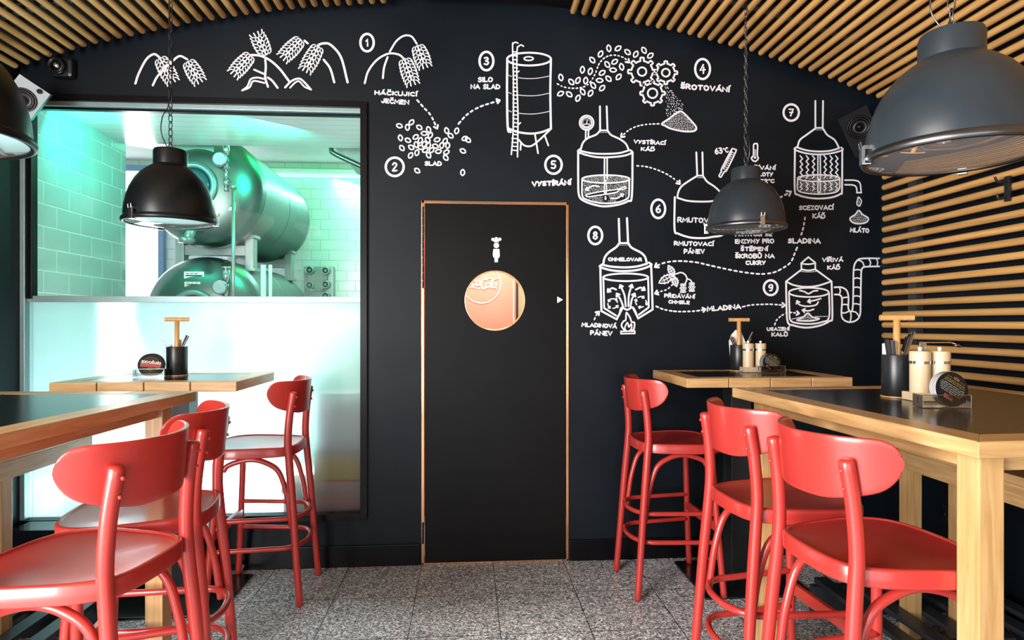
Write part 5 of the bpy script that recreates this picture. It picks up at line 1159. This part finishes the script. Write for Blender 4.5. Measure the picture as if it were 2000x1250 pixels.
# --- right foreground table
p = on_z(1753, 775, ZT); potx, poty = p.x, p.y+.004
pot('black cutlery pot with T handle on the right foreground table', potx, poty, math.radians(-12), .0475, .15)
for i, (dx, tx, tz, dy) in enumerate(((-.030, -.047, .205, -.012), (-.022, -.033, .203, -.016), (-.012, -.022, .198, -.014))):
    cutlery('knife', ('leftmost', 'middle', 'rightmost')[i]+' of the three black handled knives left of the T handle, right foreground pot', 0, 0, (potx+dx*.3, poty, ZT+.012), (potx+tx, poty+dy, ZT+tz), 'black', 'cutlery in the right foreground pot')
for i, (tx, tz, hm) in enumerate(((.055, .213, 'black'), (.066, .222, 'black'), (.078, .232, 'steel'))):
    cutlery('fork', ('dark handled fork leaning right in the right foreground pot, lowest', 'dark handled fork leaning right in the right foreground pot, middle one', 'steel handled fork leaning furthest right in the right foreground pot')[i], 0, 0, (potx-.022+i*.002, poty+.004, ZT+.012), (potx+tx, poty+.02, ZT+tz), hm, 'cutlery in the right foreground pot')
napkin('white napkin in the right foreground cutlery pot', potx, poty+.018, ZT+.02, [(-.036, 0), (.036, 0), (.036, .135), (.026, .143), (-.022, .172), (-.036, .168)], math.radians(-10), 'napkins in the pots')
p = on_z(1812, 783, ZT); trx, try_ = p.x, p.y
ra = math.radians(-4)
tray('pale wooden mill stand with steel opener handle on the right foreground table', trx+.022, try_+.02, ra, .142, .075, .028)
def loc(cx, cy, a, u, v): return cx+u*math.cos(a)-v*math.sin(a), cy+u*math.sin(a)+v*math.cos(a)
q = loc(trx+.022, try_+.02, ra, -.0345, -.003); mill('left wooden mill with engraved lettering on the right foreground table', q[0], q[1], ZT+.028, ra, 'RÖMERQUELLE', .98)
q = loc(trx+.022, try_+.02, ra, .0345, .0); mill('right wooden mill behind the coasters on the right foreground table', q[0], q[1], ZT+.028, ra, None, .98)
p = on_z(1852, 797, ZT); hx, hy = p.x, p.y; ha = math.radians(-6)
holder('steel coaster holder on the right foreground table', hx, hy+.026, ha, .145, .052, .040)
for i in range(5):
    q = loc(hx, hy+.026, ha, .026-.0015*i, -.014+.0039*i); cl = ('front coaster with gold and white print in the right foreground holder', 'second coaster behind the printed front one, right foreground holder', 'middle coaster of the right foreground stack', 'fourth coaster of the right foreground stack, white edge', 'rearmost coaster of the right foreground stack')[i]
    coaster(cl, (q[0], q[1], ZT+.003), math.radians(0), math.radians(-8), math.radians(-32), 'print' if i == 0 else None)
# --- right wall table
p = on_z(1404, 717, ZT); wx, wy = p.x, min(p.y, 3.33)-.03
pot('black cutlery pot behind the mills on the small table by the mural', wx+.0, 3.30, math.radians(-8), .047, .142)
for i, (tx, tz, hm, kd) in enumerate(((-.055, .19, 'steel', 'fork'), (-.044, .185, 'black', 'knife'), (.072, .215, 'steel', 'fork'), (.064, .178, 'black', 'knife'))):
    cutlery(kd, ('steel fork leaning left in the pot under the mural', 'black handled knife leaning left in the pot under the mural', 'steel fork leaning far right in the pot under the mural', 'black handled knife leaning right in the pot under the mural')[i], 0, 0, (wx-(.028 if tx > 0 else -.028), 3.298, ZT+.012), (wx+tx, 3.292, ZT+tz), hm, 'cutlery in the pot under the mural')
napkin('white napkin fan in the pot under the mural', wx, 3.315, ZT+.02, [(-.038, 0), (.038, 0), (.045, .13), (.02, .19), (-.012, .205), (-.035, .18), (-.05, .14)], 0, 'napkins in the pots')
tray('pale wooden mill stand on the small table by the mural', wx+.045, 3.215, 0, .13, .07, .026, False)
mill('left wooden mill on the small table by the mural', wx+.013, 3.215, ZT+.026, 0, None, .90); mill('right wooden mill on the small table by the mural', wx+.083, 3.218, ZT+.026, 0, None, .90)
holder('steel coaster holder on the small table by the mural', wx+.098, 3.135, math.radians(3), .135, .05, .038)
for i in range(4):
    coaster(('front printed coaster on the small table by the mural', 'second coaster behind the front one by the mural', 'third coaster of the stack by the mural', 'rearmost coaster of the stack by the mural')[i], (wx+.098-.003*i, 3.120+.0048*i, ZT+.003), math.radians(0), math.radians(-8), math.radians(-38), 'print' if i == 0 else None, .050)
# --- left wall table
p = on_z(391, 725, ZT); lx, ly = p.x, min(p.y, 3.30)
pot('black cutlery pot with T handle on the small table before the frosted pane', lx, 3.20, math.radians(14), .049, .145)
for i, (tx, tz, hm, kd) in enumerate(((-.075, .178, 'steel', 'fork'), (-.060, .178, 'steel', 'knife'), (.056, .202, 'black', 'knife'), (.066, .197, 'black', 'fork'), (.076, .196, 'steel', 'fork'))):
    cutlery(kd, ('thin steel fork leaning furthest left in the pot before the frosted pane', 'steel knife leaning left in the pot before the frosted pane', 'black handled knife leaning right in the pot before the frosted pane', 'black handled fork leaning right in the pot before the frosted pane', 'steel fork leaning furthest right in the pot before the frosted pane')[i], 0, 0, (lx-(.03 if tx > 0 else -.03), 3.195, ZT+.012), (lx+tx*.92, 3.19, ZT+tz), hm, 'cutlery in the pot before the frosted pane')
napkin('white napkin in the pot before the frosted pane', lx, 3.22, ZT+.02, [(-.038, 0), (.038, 0), (.038, .155), (.025, .165), (-.015, .152), (-.038, .135)], 0, 'napkins in the pots')
holder('steel coaster holder on the small table before the frosted pane', lx-.085, 3.115, math.radians(4), .14, .05, .040)
for i in range(3):
    coaster(('front coaster with red band logo on the small table before the frosted pane', 'second coaster behind the logo coaster before the frosted pane', 'rearmost coaster of the stack before the frosted pane')[i], (lx-.078+.002*i, 3.098+.0048*i, ZT+.003), math.radians(16), math.radians(-8), math.radians(172), 'logo' if i == 0 else None, .056)
